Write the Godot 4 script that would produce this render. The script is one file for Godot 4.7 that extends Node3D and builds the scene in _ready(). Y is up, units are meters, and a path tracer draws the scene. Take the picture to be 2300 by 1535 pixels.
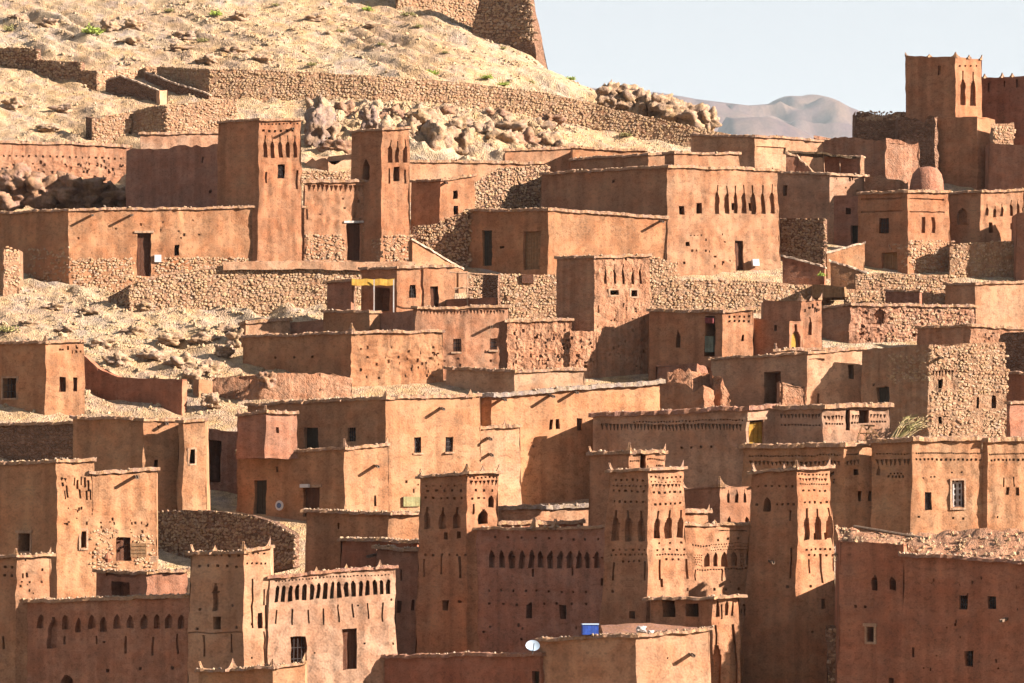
extends Node3D
# A mud-brick hillside village in low evening sun. Distances in metres; the camera stands across the valley at z = 0 and looks along -z.
const F := 8800.0
const VH := 1250.0
const CY := 12.0
var M := {}
var cur: Node3D
var org := Vector3.ZERO
var nz := FastNoiseLite.new()
var rng := RandomNumberGenerator.new()
var stone_shapes := []
var boulder_shapes := []
var pebble_shape: Mesh
var taken := {}
const PV := [[-260.0, 358.0], [-200.0, 352.0], [0.0, 330.0], [150.0, 310.0], [340.0, 288.0], [600.0, 262.0], [720.0, 250.0], [860.0, 238.0], [1140.0, 216.0], [1200.0, 210.0], [1300.0, 202.0], [1660.0, 184.0], [1800.0, 174.0]]
const CREST := [[-900.0, -300.0], [800.0, -230.0], [900.0, -150.0], [1065.0, -10.0], [1220.0, 98.0], [1300.0, 148.0], [1450.0, 210.0], [1620.0, 292.0], [1750.0, 345.0], [1900.0, 380.0], [2300.0, 410.0], [4000.0, 430.0]]

func px(u, v, d) -> Vector3:
	return Vector3((u - 1150.0) / F * d, CY + (VH - v) / F * d, -d)
func proj(p: Vector3) -> Vector2:
	return Vector2(1150.0 - p.x / p.z * F, VH + (p.y - CY) / p.z * F)
func tab(t: Array, x: float, i := 0) -> float:
	var j := 1 - i
	var up: bool = t[-1][i] > t[0][i]
	for k in t.size() - 1:
		var a = t[k]
		var b = t[k + 1]
		if (x <= b[i]) if up else (x >= b[i]):
			return lerpf(a[j], b[j], clampf((x - a[i]) / (b[i] - a[i]), 0.0, 1.0))
	return t[-1][j]
func dv(v: float) -> float:
	return tab(PV, v)
func ground(x: float, z: float) -> float:
	var d := -z
	var y := 0.0
	var u := 1150.0 + x / maxf(d, 200.0) * F
	if d > 358.0:
		y = lerpf(CY + (VH + 260.0) / F * 358.0, 0.0, smoothstep(358.0, 520.0, d))
	elif d < 174.0:
		y = lerpf(0.0, CY + (VH - 1800.0) / F * 174.0, smoothstep(150.0, 174.0, d))
	else:
		y = CY + (VH - tab(PV, d - 12.0 * smoothstep(820.0, 1660.0, u) * (1.0 - smoothstep(1750.0, 1950.0, u)) * smoothstep(264.0, 288.0, d), 1)) / F * d
	var c := CY + (VH - tab(CREST, u)) / F * 305.0
	if d > 330.0:
		c -= (d - 330.0) * 0.18
	c = maxf(c, 0.0)
	var k := 2.0
	var h := clampf(0.5 + 0.5 * (c - y) / k, 0.0, 1.0)
	return lerpf(c, y, h) - k * h * (1.0 - h)
func gh(x: float, z: float) -> float:
	var y := ground(x, z)
	var d := -z
	var k := smoothstep(226.0, 244.0, d) * (1.0 - smoothstep(370.0, 420.0, d))
	if k <= 0.0:
		return y + nz.get_noise_2d(x * 0.3, z * 0.3) * 0.15
	var u := 1150.0 + x / d * F
	k *= 1.0 - 0.85 * smoothstep(620.0, 800.0, u) * (1.0 - smoothstep(274.0, 282.0, d))
	var w := y + 0.5 * x
	var r := 1.0 - absf(nz.get_noise_3d(x * 0.06, w * 0.5, z * 0.04)) * 2.0
	var patch := smoothstep(-0.15, 0.4, nz.get_noise_2d(x * 0.07 + 31.0, z * 0.07))
	y += k * (r - 0.5) * (0.12 + 0.42 * patch)
	y += k * nz.get_noise_3d(x * 0.2, w * 1.5, z * 0.25) * (0.16 + 0.2 * patch)
	y += k * nz.get_noise_3d(x * 0.5, w * 3.4, z * 0.6) * 0.13
	y += k * nz.get_noise_2d(x * 2.1 + w, z * 2.1) * 0.07
	var o := smoothstep(640.0, 760.0, u) * (1.0 - smoothstep(1220.0, 1330.0, u)) * smoothstep(284.0, 289.0, d) * (1.0 - smoothstep(298.0, 301.0, d))
	if o > 0.0:
		var s := w * 0.8 + nz.get_noise_2d(x * 0.4, z * 0.4) * 1.6
		y += o * ((floorf(s) + smoothstep(0.0, 0.3, s - floorf(s)) - s) * 0.9 + absf(nz.get_noise_3d(x * 0.6, y * 0.6, z * 0.6)) * 0.8)
	return y
func gd(u: float, v: float) -> float:  # how far away the ground lies in a direction
	var d := 168.0
	while d < 400.0:
		var p := px(u, v, d)
		if ground(p.x, p.z) >= p.y:
			return d
		d += 0.5
	return 330.0
func disp(p: Vector3, r := 1.0) -> Vector3:
	var q := p * 0.33
	var v := Vector3(nz.get_noise_3dv(q), nz.get_noise_3dv(q + Vector3(70, 0, 0)) * 0.7, nz.get_noise_3dv(q + Vector3(0, 90, 0))) * 0.075
	q = p * 1.45
	v += Vector3(nz.get_noise_3dv(q), nz.get_noise_3dv(q + Vector3(50, 0, 9)) * 0.8, nz.get_noise_3dv(q + Vector3(0, 40, 0))) * 0.05
	if r > 1.0:
		q = p * 4.2
		v += Vector3(nz.get_noise_3dv(q), nz.get_noise_3dv(q + Vector3(30, 0, 9)), nz.get_noise_3dv(q + Vector3(0, 20, 0))) * 0.05 * (r - 1.0)
	return v

# ---------- nodes ----------
func numbered(called: String) -> String:
	taken[called] = taken.get(called, -1) + 1
	return called if taken[called] == 0 else "%s_%03d" % [called, taken[called]]
func begin(called: String, label: String, category: String, where: Vector3, group := "") -> Node3D:
	cur = Node3D.new()
	cur.name = numbered(called)
	add_child(cur)
	cur.position = where
	org = where
	cur.set_meta("label", label)
	cur.set_meta("category", category)
	if called != "rubble":
		cur.set_meta("kind", "thing")
	if group:
		cur.set_meta("group", group)
	return cur
func at(u, v, d) -> Vector3:  # a thing's base on the ground below a point
	var p := px(u, v, d)
	return Vector3(p.x, ground(p.x, p.z), p.z)
func new_st() -> SurfaceTool:
	var st := SurfaceTool.new()
	st.begin(Mesh.PRIMITIVE_TRIANGLES)
	st.set_smooth_group(-1)
	return st
func commit(st: SurfaceTool, called: String, m: Material, parent: Node3D = null) -> MeshInstance3D:
	st.generate_normals()
	var o := MeshInstance3D.new()
	o.name = called
	o.mesh = st.commit()
	if o.mesh.get_surface_count():
		o.mesh.surface_set_material(0, m)
	(parent if parent else cur).add_child(o, true)
	return o
func quad(st: SurfaceTool, a: Vector3, b: Vector3, c: Vector3, d: Vector3) -> void:  # seen from outside: bottom left, bottom right, top right, top left
	st.add_vertex(a - org); st.add_vertex(d - org); st.add_vertex(c - org)
	st.add_vertex(a - org); st.add_vertex(c - org); st.add_vertex(b - org)
func box8(st: SurfaceTool, o: Vector3, x: Vector3, y: Vector3, z: Vector3) -> void:  # a corner and three edges
	quad(st, o + z, o + x + z, o + x + y + z, o + y + z)
	quad(st, o + x, o, o + y, o + x + y)
	quad(st, o + x + z, o + x, o + x + y, o + x + y + z)
	quad(st, o, o + z, o + y + z, o + y)
	quad(st, o + y + z, o + x + y + z, o + x + y, o + y)
	quad(st, o, o + x, o + x + z, o + z)
func beam(st: SurfaceTool, a: Vector3, b: Vector3, w: float, h := -1.0) -> void:
	var z := (b - a)
	var x := z.cross(Vector3.UP)
	if x.length() < 0.01:
		x = Vector3.RIGHT
	x = x.normalized() * w
	var y := x.cross(z).normalized() * (h if h > 0.0 else w)
	box8(st, a - x / 2 - y / 2, x, y, z)
func tube(st: SurfaceTool, pts: Array, radii: Array, n := 7) -> void:
	for i in pts.size() - 1:
		var z: Vector3 = (pts[i + 1] - pts[i]).normalized()
		var x := z.cross(Vector3(0.31, 0.9, 0.2)).normalized()
		var y := z.cross(x)
		for k in n:
			var a := TAU * k / n
			var b := TAU * (k + 1) / n
			var va := x * cos(a) + y * sin(a)
			var vb := x * cos(b) + y * sin(b)
			quad(st, pts[i] + va * radii[i], pts[i] + vb * radii[i], pts[i + 1] + vb * radii[i + 1], pts[i + 1] + va * radii[i + 1])

# ---------- faces: four corners, with things laid out on them in metres ----------
func face(tl: Vector3, tr: Vector3, bl: Vector3, br: Vector3) -> Dictionary:
	var n := (br - bl).cross((tl + tr) / 2 - (bl + br) / 2).normalized()
	return {"tl": tl, "tr": tr, "bl": bl, "br": br, "n": n, "W": ((tr - tl).length() + (br - bl).length()) / 2, "H": ((tl - bl).length() + (tr - br).length()) / 2}
func fp(f: Dictionary, x: float, y: float) -> Vector3:
	var t: float = x / f.W
	var h: float = y / f.H
	return f.bl.lerp(f.br, t).lerp(f.tl.lerp(f.tr, t), h)
func inv(f: Dictionary, u: float, v: float) -> Vector2:
	var x: float = f.W / 2
	var y: float = f.H / 2
	for i in 5:
		var p := proj(fp(f, x, y))
		var pxx := (proj(fp(f, x + 0.1, y)) - p) * 10.0
		var pyy := (proj(fp(f, x, y + 0.1)) - p) * 10.0
		var e := Vector2(u, v) - p
		var det := pxx.x * pyy.y - pxx.y * pyy.x
		if absf(det) < 1e-6:
			break
		x += (e.x * pyy.y - e.y * pyy.x) / det
		y += (pxx.x * e.y - pxx.y * e.x) / det
	return Vector2(x, y)
func rect(f: Dictionary, u0: float, v0: float, u1: float, v1: float) -> Array:
	var a := inv(f, u0, (v0 + v1) / 2)
	var b := inv(f, u1, (v0 + v1) / 2)
	var c := inv(f, (u0 + u1) / 2, v1)
	var d := inv(f, (u0 + u1) / 2, v0)
	return [snappedf(a.x, 0.02), snappedf(c.y, 0.02), snappedf(b.x, 0.02), snappedf(d.y, 0.02)]
func box_on(st: SurfaceTool, f: Dictionary, x0: float, y0: float, x1: float, y1: float, z0: float, z1: float) -> void:
	var o: Vector3 = fp(f, x0, y0) + f.n * z0
	box8(st, o, fp(f, x1, y0) + f.n * z0 - o, fp(f, x0, y1) + f.n * z0 - o, f.n * (z1 - z0))
func hole(rects: Array, depth: float, called := "", m = null, extra := "") -> Dictionary:
	return {"r": rects, "z": depth, "name": called, "m": m, "extra": extra}
func holes_of(f: Dictionary, list: Array) -> Array:
	var out := []
	for s in list:
		var k: String = s[0]
		if k == "w":
			out.append(hole([rect(f, s[1], s[2], s[3], s[4])], 1.4, "window", M.brown, s[5] if s.size() > 5 else ""))
		elif k == "d":
			out.append(hole([rect(f, s[1], s[2], s[3], s[4])], 0.3, "door", M[s[5]] if s.size() > 5 else M.wood, s[6] if s.size() > 6 else ""))
		elif k in ["k", "a", "A", "u"]:
			var u: float = s[1]
			var h: float = s[3] - s[2]
			var w: float = s[4] / 2.0
			var rs := []
			var steps = [[0.0, 0.28, 0.28], [0.24, 0.34, 0.55], [0.32, 0.42, 0.8], [0.4, 1.0, 1.0]] if k == "k" else [[0.0, 0.1, 0.3], [0.08, 0.2, 0.62], [0.18, 0.32, 0.86], [0.3, 1.0, 1.0]]
			if k == "u":
				steps = [[0.0, 0.06, 0.5], [0.05, 0.12, 0.8], [0.11, 0.3, 0.96], [0.3, 1.0, 1.0]]
			for q in steps:
				rs.append(rect(f, u - w * q[2], s[2] + h * q[0], u + w * q[2], s[2] + h * q[1] + 0.01))
			for i in range(1, rs.size()):
				rs[i][3] = rs[i - 1][1]
			out.append(hole(rs, 1.3 if k == "A" else 0.6 if k == "u" else 0.3, "window" if k == "A" else "niche", M.brown if k == "A" else null))
		elif k == "s":
			out.append(hole([rect(f, s[1] - s[4] / 2.0, s[2], s[1] + s[4] / 2.0, s[3])], 0.22, "slit" if s[3] - s[2] > 22 else ""))
		elif k == "h":
			for i in s[4]:
				var u: float = lerpf(s[1], s[2], (i + 0.5) / s[4])
				var v: float = s[3] if not s[3] is Array else lerpf(s[3][0], s[3][1], (i + 0.5) / s[4])
				var q: float = s[5] / 2.0
				out.append(hole([rect(f, u - q, v - q, u + q, v + q)], 0.24))
		elif k == "z":
			for i in s[5]:
				var u: float = lerpf(s[1], s[2], (i + 0.5) / s[5])
				var w: float = (s[2] - s[1]) / s[5] * 0.5
				var h: float = s[4] - s[3]
				var up: bool = i % 2 == 1 and s.size() > 6
				var r1 := rect(f, u - w * 0.8, s[3], u + w * 0.8, s[3] + h * 0.36)
				var r2 := rect(f, u - w * 0.5, s[3] + h * 0.36, u + w * 0.5, s[3] + h * 0.68)
				var r3 := rect(f, u - w * 0.22, s[3] + h * 0.68, u + w * 0.22, s[3] + h)
				r2[3] = r1[1]
				r3[3] = r2[1]
				if up:
					continue
				out.append(hole([r1, r2, r3], 0.16))
		elif k == "b":
			out.append(hole([rect(f, s[1], s[3], s[2], s[4])], 0.1))
		elif k == "p":
			var g := RandomNumberGenerator.new()
			g.seed = s[6] if s.size() > 6 else 5
			for i in s[5]:
				var u := g.randf_range(s[1], s[3])
				var v := g.randf_range(s[2], s[4])
				var w := g.randf_range(2.2, 6.0)
				var h := g.randf_range(2.5, 8.0)
				out.append(hole([rect(f, u - w / 2, v - h / 2, u + w / 2, v + h / 2)], g.randf_range(0.08, 0.2)))
	return out
func lines(v: Array, top: float, cell: float) -> PackedFloat32Array:
	v.append(0.0)
	v.append(top)
	v.sort()
	var out := PackedFloat32Array()
	for i in v.size():
		var x: float = clampf(v[i], 0.0, top)
		if out.is_empty():
			out.append(x)
			continue
		var last := out[-1]
		if x - last < 0.012:
			continue
		var n := int(ceilf((x - last) / cell))
		for j in range(1, n + 1):
			out.append(lerpf(last, x, float(j) / n))
	return out
func near(v: PackedFloat32Array, x: float) -> int:
	var i := v.bsearch(x - 0.011)
	return mini(i, v.size() - 1)
func facade(f: Dictionary, holes: Array, m: Material, cell := 0.5, rough := 1.0, jag := 0.0, called := "wall") -> MeshInstance3D:
	var vx := []
	var vy := []
	for h in holes:
		for r in h.r:
			vx.append(r[0]); vx.append(r[2]); vy.append(r[1]); vy.append(r[3])
	var xs := lines(vx, f.W, cell)
	var ys := lines(vy, f.H, cell)
	var nx := xs.size()
	var ny := ys.size()
	var id := PackedInt32Array()
	id.resize(nx * ny)
	id.fill(-1)
	for k in holes.size():
		for r in holes[k].r:
			for i in range(near(xs, r[0]), near(xs, r[2])):
				for j in range(near(ys, r[1]), near(ys, r[3])):
					id[j * nx + i] = k
	var P := PackedVector3Array()
	P.resize(nx * ny)
	for j in ny:
		for i in nx:
			var y := ys[j]
			if jag > 0.0:
				var g := fp(f, xs[i], 0.0)
				var cut := maxf(0.0, nz.get_noise_2d(g.x * 0.6 + g.z * 0.35, 7.0) + 0.35) * jag + maxf(0.0, nz.get_noise_2d(g.x * 1.9 + g.z, 17.0)) * jag * 0.45
				y *= 1.0 - minf(0.8, cut / f.H)
			var p := fp(f, xs[i], y)
			P[j * nx + i] = p + disp(p, rough)
	var st := new_st()
	var back := {}
	for j in ny - 1:
		for i in nx - 1:
			var a := P[j * nx + i]
			var b := P[j * nx + i + 1]
			var c := P[(j + 1) * nx + i + 1]
			var d := P[(j + 1) * nx + i]
			var k := id[j * nx + i]
			if k < 0:
				st.set_smooth_group(0)
				quad(st, a, b, c, d)
				continue
			var h = holes[k]
			var o: Vector3 = -f.n * h.z
			var bt := st
			var jt := st
			if h.name:
				if not back.has(k):
					back[k] = new_st()
				bt = back[k]
				if h.m == null:
					jt = bt
			bt.set_smooth_group(-1)
			jt.set_smooth_group(-1)
			quad(bt, a + o, b + o, c + o, d + o)
			if i == 0 or id[j * nx + i - 1] != k:
				quad(jt, a, a + o, d + o, d)
			if i == nx - 2 or id[j * nx + i + 1] != k:
				quad(jt, b + o, b, c, c + o)
			if j == 0 or id[(j - 1) * nx + i] != k:
				quad(jt, a, b, b + o, a + o)
			if j == ny - 2 or id[(j + 1) * nx + i] != k:
				quad(jt, d + o, c + o, c, d)
	var w := commit(st, called, m)
	for k in back:
		var h = holes[k]
		var o := commit(back[k], h.name, h.m if h.m else m)
		var r = h.r[-1]
		var g := new_st()
		if h.name == "door":
			var n := 4
			for q in n:
				box_on(g, f, lerpf(r[0], r[2], q / 4.0) + 0.008, r[1], lerpf(r[0], r[2], (q + 1) / 4.0) - 0.008, r[3] - 0.02, -h.z, -h.z + 0.05 + 0.012 * (q % 2))
			commit(g, "planks", h.m, o)
		if "g" in h.extra:
			for q in range(1, 4):
				var x := lerpf(r[0], r[2], q / 4.0)
				box_on(g, f, x - 0.018, r[1], x + 0.018, r[3], -0.16, -0.12)
			for q in range(1, 3):
				var y := lerpf(r[1], r[3], q / 3.0)
				box_on(g, f, r[0], y - 0.02, r[2], y + 0.02, -0.17, -0.125)
			commit(g, "grille", M.iron, o)
		if "f" in h.extra:
			g = new_st()
			var e := 0.1
			box_on(g, f, r[0] - e, r[1] - e, r[0], r[3] + e, -0.1, 0.06)
			box_on(g, f, r[2], r[1] - e, r[2] + e, r[3] + e, -0.1, 0.06)
			box_on(g, f, r[0], r[3], r[2], r[3] + e, -0.1, 0.06)
			box_on(g, f, r[0], r[1] - e, r[2], r[1], -0.1, 0.09)
			commit(g, "frame", M.pale, o)
		if "l" in h.extra:
			g = new_st()
			box_on(g, f, r[0] - 0.16, r[3], r[2] + 0.16, r[3] + 0.14, -0.1, 0.13)
			commit(g, "lintel", M.white if "W" in h.extra else M.pale, o)
		if "s" in h.extra:
			g = new_st()
			box_on(g, f, r[0] - 0.07, r[1] - 0.1, r[2] + 0.07, r[1], -0.1, 0.12)
			commit(g, "sill", M.pale, o)
		if "S" in h.extra:  # a wooden shutter that fills the opening
			g = new_st()
			for q in 3:
				box_on(g, f, lerpf(r[0], r[2], q / 3.0) + 0.01, r[1], lerpf(r[0], r[2], (q + 1) / 3.0) - 0.01, r[3], -0.24, -0.2)
			commit(g, "shutter", M.wood, o)
	return w

# ---------- stones ----------
func stones(f: Dictionary, x0: float, y0: float, x1: float, y1: float, size: float, most: int, cut := 0.0, tones := ["stone_a", "stone_b", "stone_c", "stone_d"]) -> void:
	size *= 0.74
	var all := []
	var y := y0 + size * 0.3
	while y < y1:
		var x := x0 + rng.randf() * size * 0.5
		var rh := size * rng.randf_range(0.6, 0.95)
		while x < x1:
			var w := size * rng.randf_range(0.5, 1.9)
			var free := rng.randf() > cut
			for h in f.get("holes", []):
				for r in h.r:
					if h.name and x + w > r[0] - 0.05 and x < r[2] + 0.05 and y > r[1] - 0.1 and y < r[3] + 0.16:
						free = false
			if free:
				var p := fp(f, x + w / 2, y + rng.randf_range(-0.25, 0.25) * size)
				p += disp(p) + f.n * rng.randf_range(-0.05, 0.03)
				var ax: Vector3 = (f.br - f.bl).normalized()
				var b := Basis(ax, f.n.cross(ax), f.n).rotated(f.n, rng.randf_range(-0.55, 0.55))
				b = Basis(b.x * w * 1.04, b.y * rh * rng.randf_range(0.85, 1.3), b.z * size * rng.randf_range(0.45, 0.7))
				all.append([w * rh, Transform3D(b, p - org)])
			x += w * 0.92
		y += rh * 0.92
	all.sort_custom(func(a, b): return a[0] > b[0])
	var rest := []
	for i in all.size():
		if i < most:
			var o := MeshInstance3D.new()
			o.name = "stone"
			o.mesh = stone_shapes[rng.randi() % stone_shapes.size()]
			o.material_override = M[tones[rng.randi() % tones.size()]]
			o.transform = all[i][1]
			cur.add_child(o, true)
		else:
			rest.append(all[i][1])
	swarm("stones", rest, stone_shapes[0], cur)
func swarm(called: String, where: Array, shape: Mesh, parent: Node3D, lo := Color(0.31, 0.19, 0.11), hi := Color(0.43, 0.30, 0.185)) -> void:
	if where.is_empty():
		return
	var mm := MultiMesh.new()
	mm.transform_format = MultiMesh.TRANSFORM_3D
	mm.use_colors = true
	mm.mesh = shape
	mm.instance_count = where.size()
	for i in where.size():
		mm.set_instance_transform(i, where[i])
		mm.set_instance_color(i, lo.lerp(hi, rng.randf()))
	var o := MultiMeshInstance3D.new()
	o.name = called
	o.multimesh = mm
	o.material_override = M.grain
	o.set_meta("kind", "stuff")
	parent.add_child(o, true)

# ---------- building pieces ----------
func eave(top: Array, ns: Array, m: Material, over := 0.14, thick := 0.13, gravel := 3.0) -> void:
	var st := new_st()
	st.set_smooth_group(-1)
	var peb := []
	for s in top.size() - 1:
		var a: Vector3 = top[s]
		var b: Vector3 = top[s + 1]
		var n: Vector3 = ns[s]
		var t := (b - a).normalized()
		var ea := a - t * (over if s == 0 else 0.0)
		var eb := b + t * (over if s == top.size() - 2 else 0.0)
		if s > 0:
			ea = a - t * 0.01
		var k := maxi(2, int((eb - ea).length() / 0.17))
		var last := []
		for i in k + 1:
			var p := ea.lerp(eb, float(i) / k)
			if s == 0 and top.size() > 2 and i == k:
				p += t * over
			var q := p + disp(p)
			var j := nz.get_noise_3dv(p * 3.1) * 0.05
			var j2 := nz.get_noise_3dv(p * 5.7 + Vector3(8, 8, 8)) * 0.05
			var ring := [q - n * 0.3 + Vector3.UP * -0.03, q + n * (over + j) + Vector3.UP * (-0.02 + j2 * 0.6), q + n * (over * 0.8 + j) + Vector3.UP * (thick + j2), q + n * (-0.05 + j) + Vector3.UP * (thick * 1.2 + j), q - n * 0.35 + Vector3.UP * (thick * 0.5)]
			if last:
				for e in 4:
					quad(st, last[e], ring[e], ring[e + 1], last[e + 1])
			else:
				quad(st, ring[0], ring[1], ring[2], ring[4])
			last = ring
		quad(st, last[1], last[0], last[4], last[2])
		for i in int((eb - ea).length() * gravel):
			var p := ea.lerp(eb, rng.randf())
			p += disp(p) + n * rng.randf_range(-0.2, over) + Vector3.UP * (thick + 0.02)
			peb.append(Transform3D(Basis.from_euler(Vector3(rng.randf() * 6.0, rng.randf() * 6.0, rng.randf() * 6.0)).scaled(Vector3.ONE * rng.randf_range(0.07, 0.19)), p - org))
	var o := commit(st, "roof_edge", m)
	swarm("gravel", peb, pebble_shape, o, Color(0.22, 0.14, 0.09), Color(0.42, 0.31, 0.21))
func blk(p: Dictionary) -> Dictionary:
	var d: float = p.d
	var a := deg_to_rad(p.get("a", 36.0))
	var b := deg_to_rad(p.get("b", 20.0))
	var deep: float = p.get("deep", 4.5)
	var C := px(p.C[0], p.C[1], d)
	if not p.has("L"):
		a = deg_to_rad(86.0)
	if not p.has("R"):
		b = deg_to_rad(86.0)
	var dl := Vector3(-cos(a), 0, -sin(a))
	var dr := Vector3(cos(b), 0, -sin(b))
	var L := C + dl * deep
	var R := C + dr * deep
	if p.has("L"):
		var k: float = (p.L[0] - 1150.0) / F
		L = C + dl * ((C.x - k * d) / (cos(a) + k * sin(a)))
		L.y = CY + (VH - p.L[1]) / F * -L.z
	if p.has("R"):
		var k: float = (p.R[0] - 1150.0) / F
		R = C + dr * ((k * d - C.x) / (cos(b) - k * sin(b)))
		R.y = CY + (VH - p.R[1]) / F * -R.z
	if not p.has("back") and not p.has("thin") and (R - C).length() < 1.5 and p.has("L"):
		p["back"] = 2.5
	var K := L + R - C
	K.y = (L.y + R.y) / 2
	if p.has("thin"):
		K = L + (R - C).normalized() * p.thin if p.has("L") else R + (L - C).normalized() * p.thin
	var yb := minf(ground(C.x, C.z), minf(ground(L.x, L.z), ground(R.x, R.z))) - 1.0
	if p.has("base"):
		yb = CY + (VH - p.base) / F * d
	var nl := Vector3(-sin(a), 0, cos(a))
	var nr := Vector3(sin(b), 0, cos(b))
	var bat: float = p.get("bat", 0.012) * (C.y - yb)
	var down := func(q: Vector3, o: Vector3) -> Vector3: return Vector3(q.x, yb, q.z) + o * bat
	var Cb: Vector3 = down.call(C, nl + nr)
	var Lb: Vector3 = down.call(L, nl + dl)
	var Rb: Vector3 = down.call(R, nr + dr)
	var Kb: Vector3 = down.call(K, Vector3.ZERO)
	var key: String = p.get("m", "mud")
	if M.has(key + "_0"):
		key += "_%d" % (absi(hash(str(cur.name))) % 4)
	var m: Material = M[key]
	var lf := face(L, C, Lb, Cb)
	var rf := face(C, R, Cb, Rb)
	var cell: float = p.get("cell", 0.5)
	var rough: float = p.get("rough", 1.0)
	var jag: float = p.get("jag", 0.0)
	lf.holes = holes_of(lf, p.get("hl", []))
	rf.holes = holes_of(rf, p.get("hr", []))
	facade(lf, lf.holes, m, cell if p.has("L") else 2.0, rough if p.has("L") else 1.0, jag)
	facade(rf, rf.holes, m, cell if p.has("R") else 2.0, rough if p.has("R") else 1.0, jag)
	var st := new_st()
	var back: Vector3 = Vector3(0, 0, -1) * p.get("back", 0.0)
	var R2: Vector3 = R + back
	var L2: Vector3 = L + back
	if p.has("back"):
		K = (L2 + R2) / 2
		quad(st, Rb, Rb + back, R2, R)
		quad(st, Rb + back, Lb + back, L2, R2)
		quad(st, Lb + back, Lb, L, L2)
	else:
		quad(st, Rb, Kb, K, R)
		quad(st, Kb, Lb, L, K)
	commit(st, "rear_wall", m)
	if jag <= 0.0:
		st = new_st()
		var drop: Vector3 = Vector3.UP * p.get("drop", 0.06)
		quad(st, L - drop, C - drop, R - drop, K - drop)
		if p.has("back"):
			quad(st, L - drop, K - drop, K - drop, L2 - drop)
			quad(st, K - drop, R - drop, R2 - drop, R2 - drop)
		commit(st, "roof", M.roof)
	else:
		st = new_st()
		var o := Vector3.UP * jag * 0.9
		quad(st, L - o, C - o, R - o, K - o)
		commit(st, "roof", M.roof)
	if p.get("eave", true) and jag <= 0.0:
		var top := [C]
		var ns := []
		if p.has("L"):
			top.push_front(L)
			ns.append(nl)
		if p.has("R"):
			top.append(R)
			ns.append(nr)
		eave(top, ns, M[p.get("em", "eave")], p.get("over", 0.14), p.get("thick", 0.13), p.get("gravel", 2.0))
	if p.has("horns"):
		for h in p.horns:
			var q: Vector3 = {"L": L, "C": C, "R": R, "K": K}[h[0]] if h[0] is String else (C.lerp(R, h[0]) if h[0] >= 0.0 else C.lerp(L, -h[0]))
			horn(q, (C - L).normalized() if h[0] is String and h[0] == "L" else dl if h[0] is String and h[0] == "C" else -dr, dr if not (h[0] is String and h[0] == "R") else dr * 0.01, h[1], h[2] if h.size() > 2 else h[1] * 0.75)
	for s in p.get("sp", []):
		var f := lf if s[0] == "L" else rf
		var q := inv(f, s[1], s[2])
		spout(f, q.x, q.y, s[3] if s.size() > 3 else 0.8)
	for s in p.get("st", []):  # stones set into a face: side, u0, v0, u1, v1, size, how many as pieces
		var f := lf if s[0] == "L" else rf
		var r := rect(f, s[1], s[2], s[3], s[4])
		stones(f, maxf(0.0, r[0]), maxf(0.0, r[1]), minf(f.W, r[2]), minf(f.H, r[3]), s[5], s[6], s[7] if s.size() > 7 else 0.0)
	return {"L": lf, "R": rf, "top": [L, C, R, K]}
func horn(p: Vector3, d1: Vector3, d2: Vector3, h: float, l: float) -> void:
	h *= 0.72
	l *= 0.7
	var st := new_st()
	st.set_smooth_group(-1)
	for d in [d1, d2]:
		if d.length() < 0.5:
			continue
		var n: Vector3 = d.cross(Vector3.UP).normalized() * 0.13
		var q: Vector3 = p + disp(p) - Vector3.UP * 0.05
		for i in 6:
			var s0 := i / 6.0
			var s1 := (i + 1) / 6.0
			var y0 := h * pow(1.0 - s0, 2.2) + 0.1
			var y1 := h * pow(1.0 - s1, 2.2) + 0.1
			var w0: Vector3 = n * (0.55 + 0.45 * s0)
			var w1: Vector3 = n * (0.55 + 0.45 * s1)
			var b0: Vector3 = q + d * l * s0
			var b1: Vector3 = q + d * l * s1
			var u0: Vector3 = Vector3.UP * y0
			var u1: Vector3 = Vector3.UP * y1
			quad(st, b0 + w0, b1 + w1, b1 + w1 + u1, b0 + w0 + u0)
			quad(st, b1 - w1, b0 - w0, b0 - w0 + u0, b1 - w1 + u1)
			quad(st, b0 + w0 + u0, b1 + w1 + u1, b1 - w1 + u1, b0 - w0 + u0)
			if i == 0:
				quad(st, b0 - w0, b0 + w0, b0 + w0 + u0, b0 - w0 + u0)
	commit(st, "horn", M.eave)
func spout(f: Dictionary, x: float, y: float, l := 0.8) -> void:
	var st := new_st()
	var a := fp(f, x, y)
	var dir: Vector3 = (f.n + Vector3.DOWN * 0.16).normalized()
	var s: Vector3 = (f.br - f.bl).normalized()
	beam(st, a - dir * 0.2, a + dir * l, 0.1, 0.04)
	beam(st, a - dir * 0.2 + s * 0.06 + Vector3.UP * 0.05, a + dir * l + s * 0.06 + Vector3.UP * 0.05, 0.035, 0.11)
	beam(st, a - dir * 0.2 - s * 0.06 + Vector3.UP * 0.05, a + dir * l - s * 0.06 + Vector3.UP * 0.05, 0.035, 0.11)
	commit(st, "rain_spout", M.wood_grey)
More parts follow.
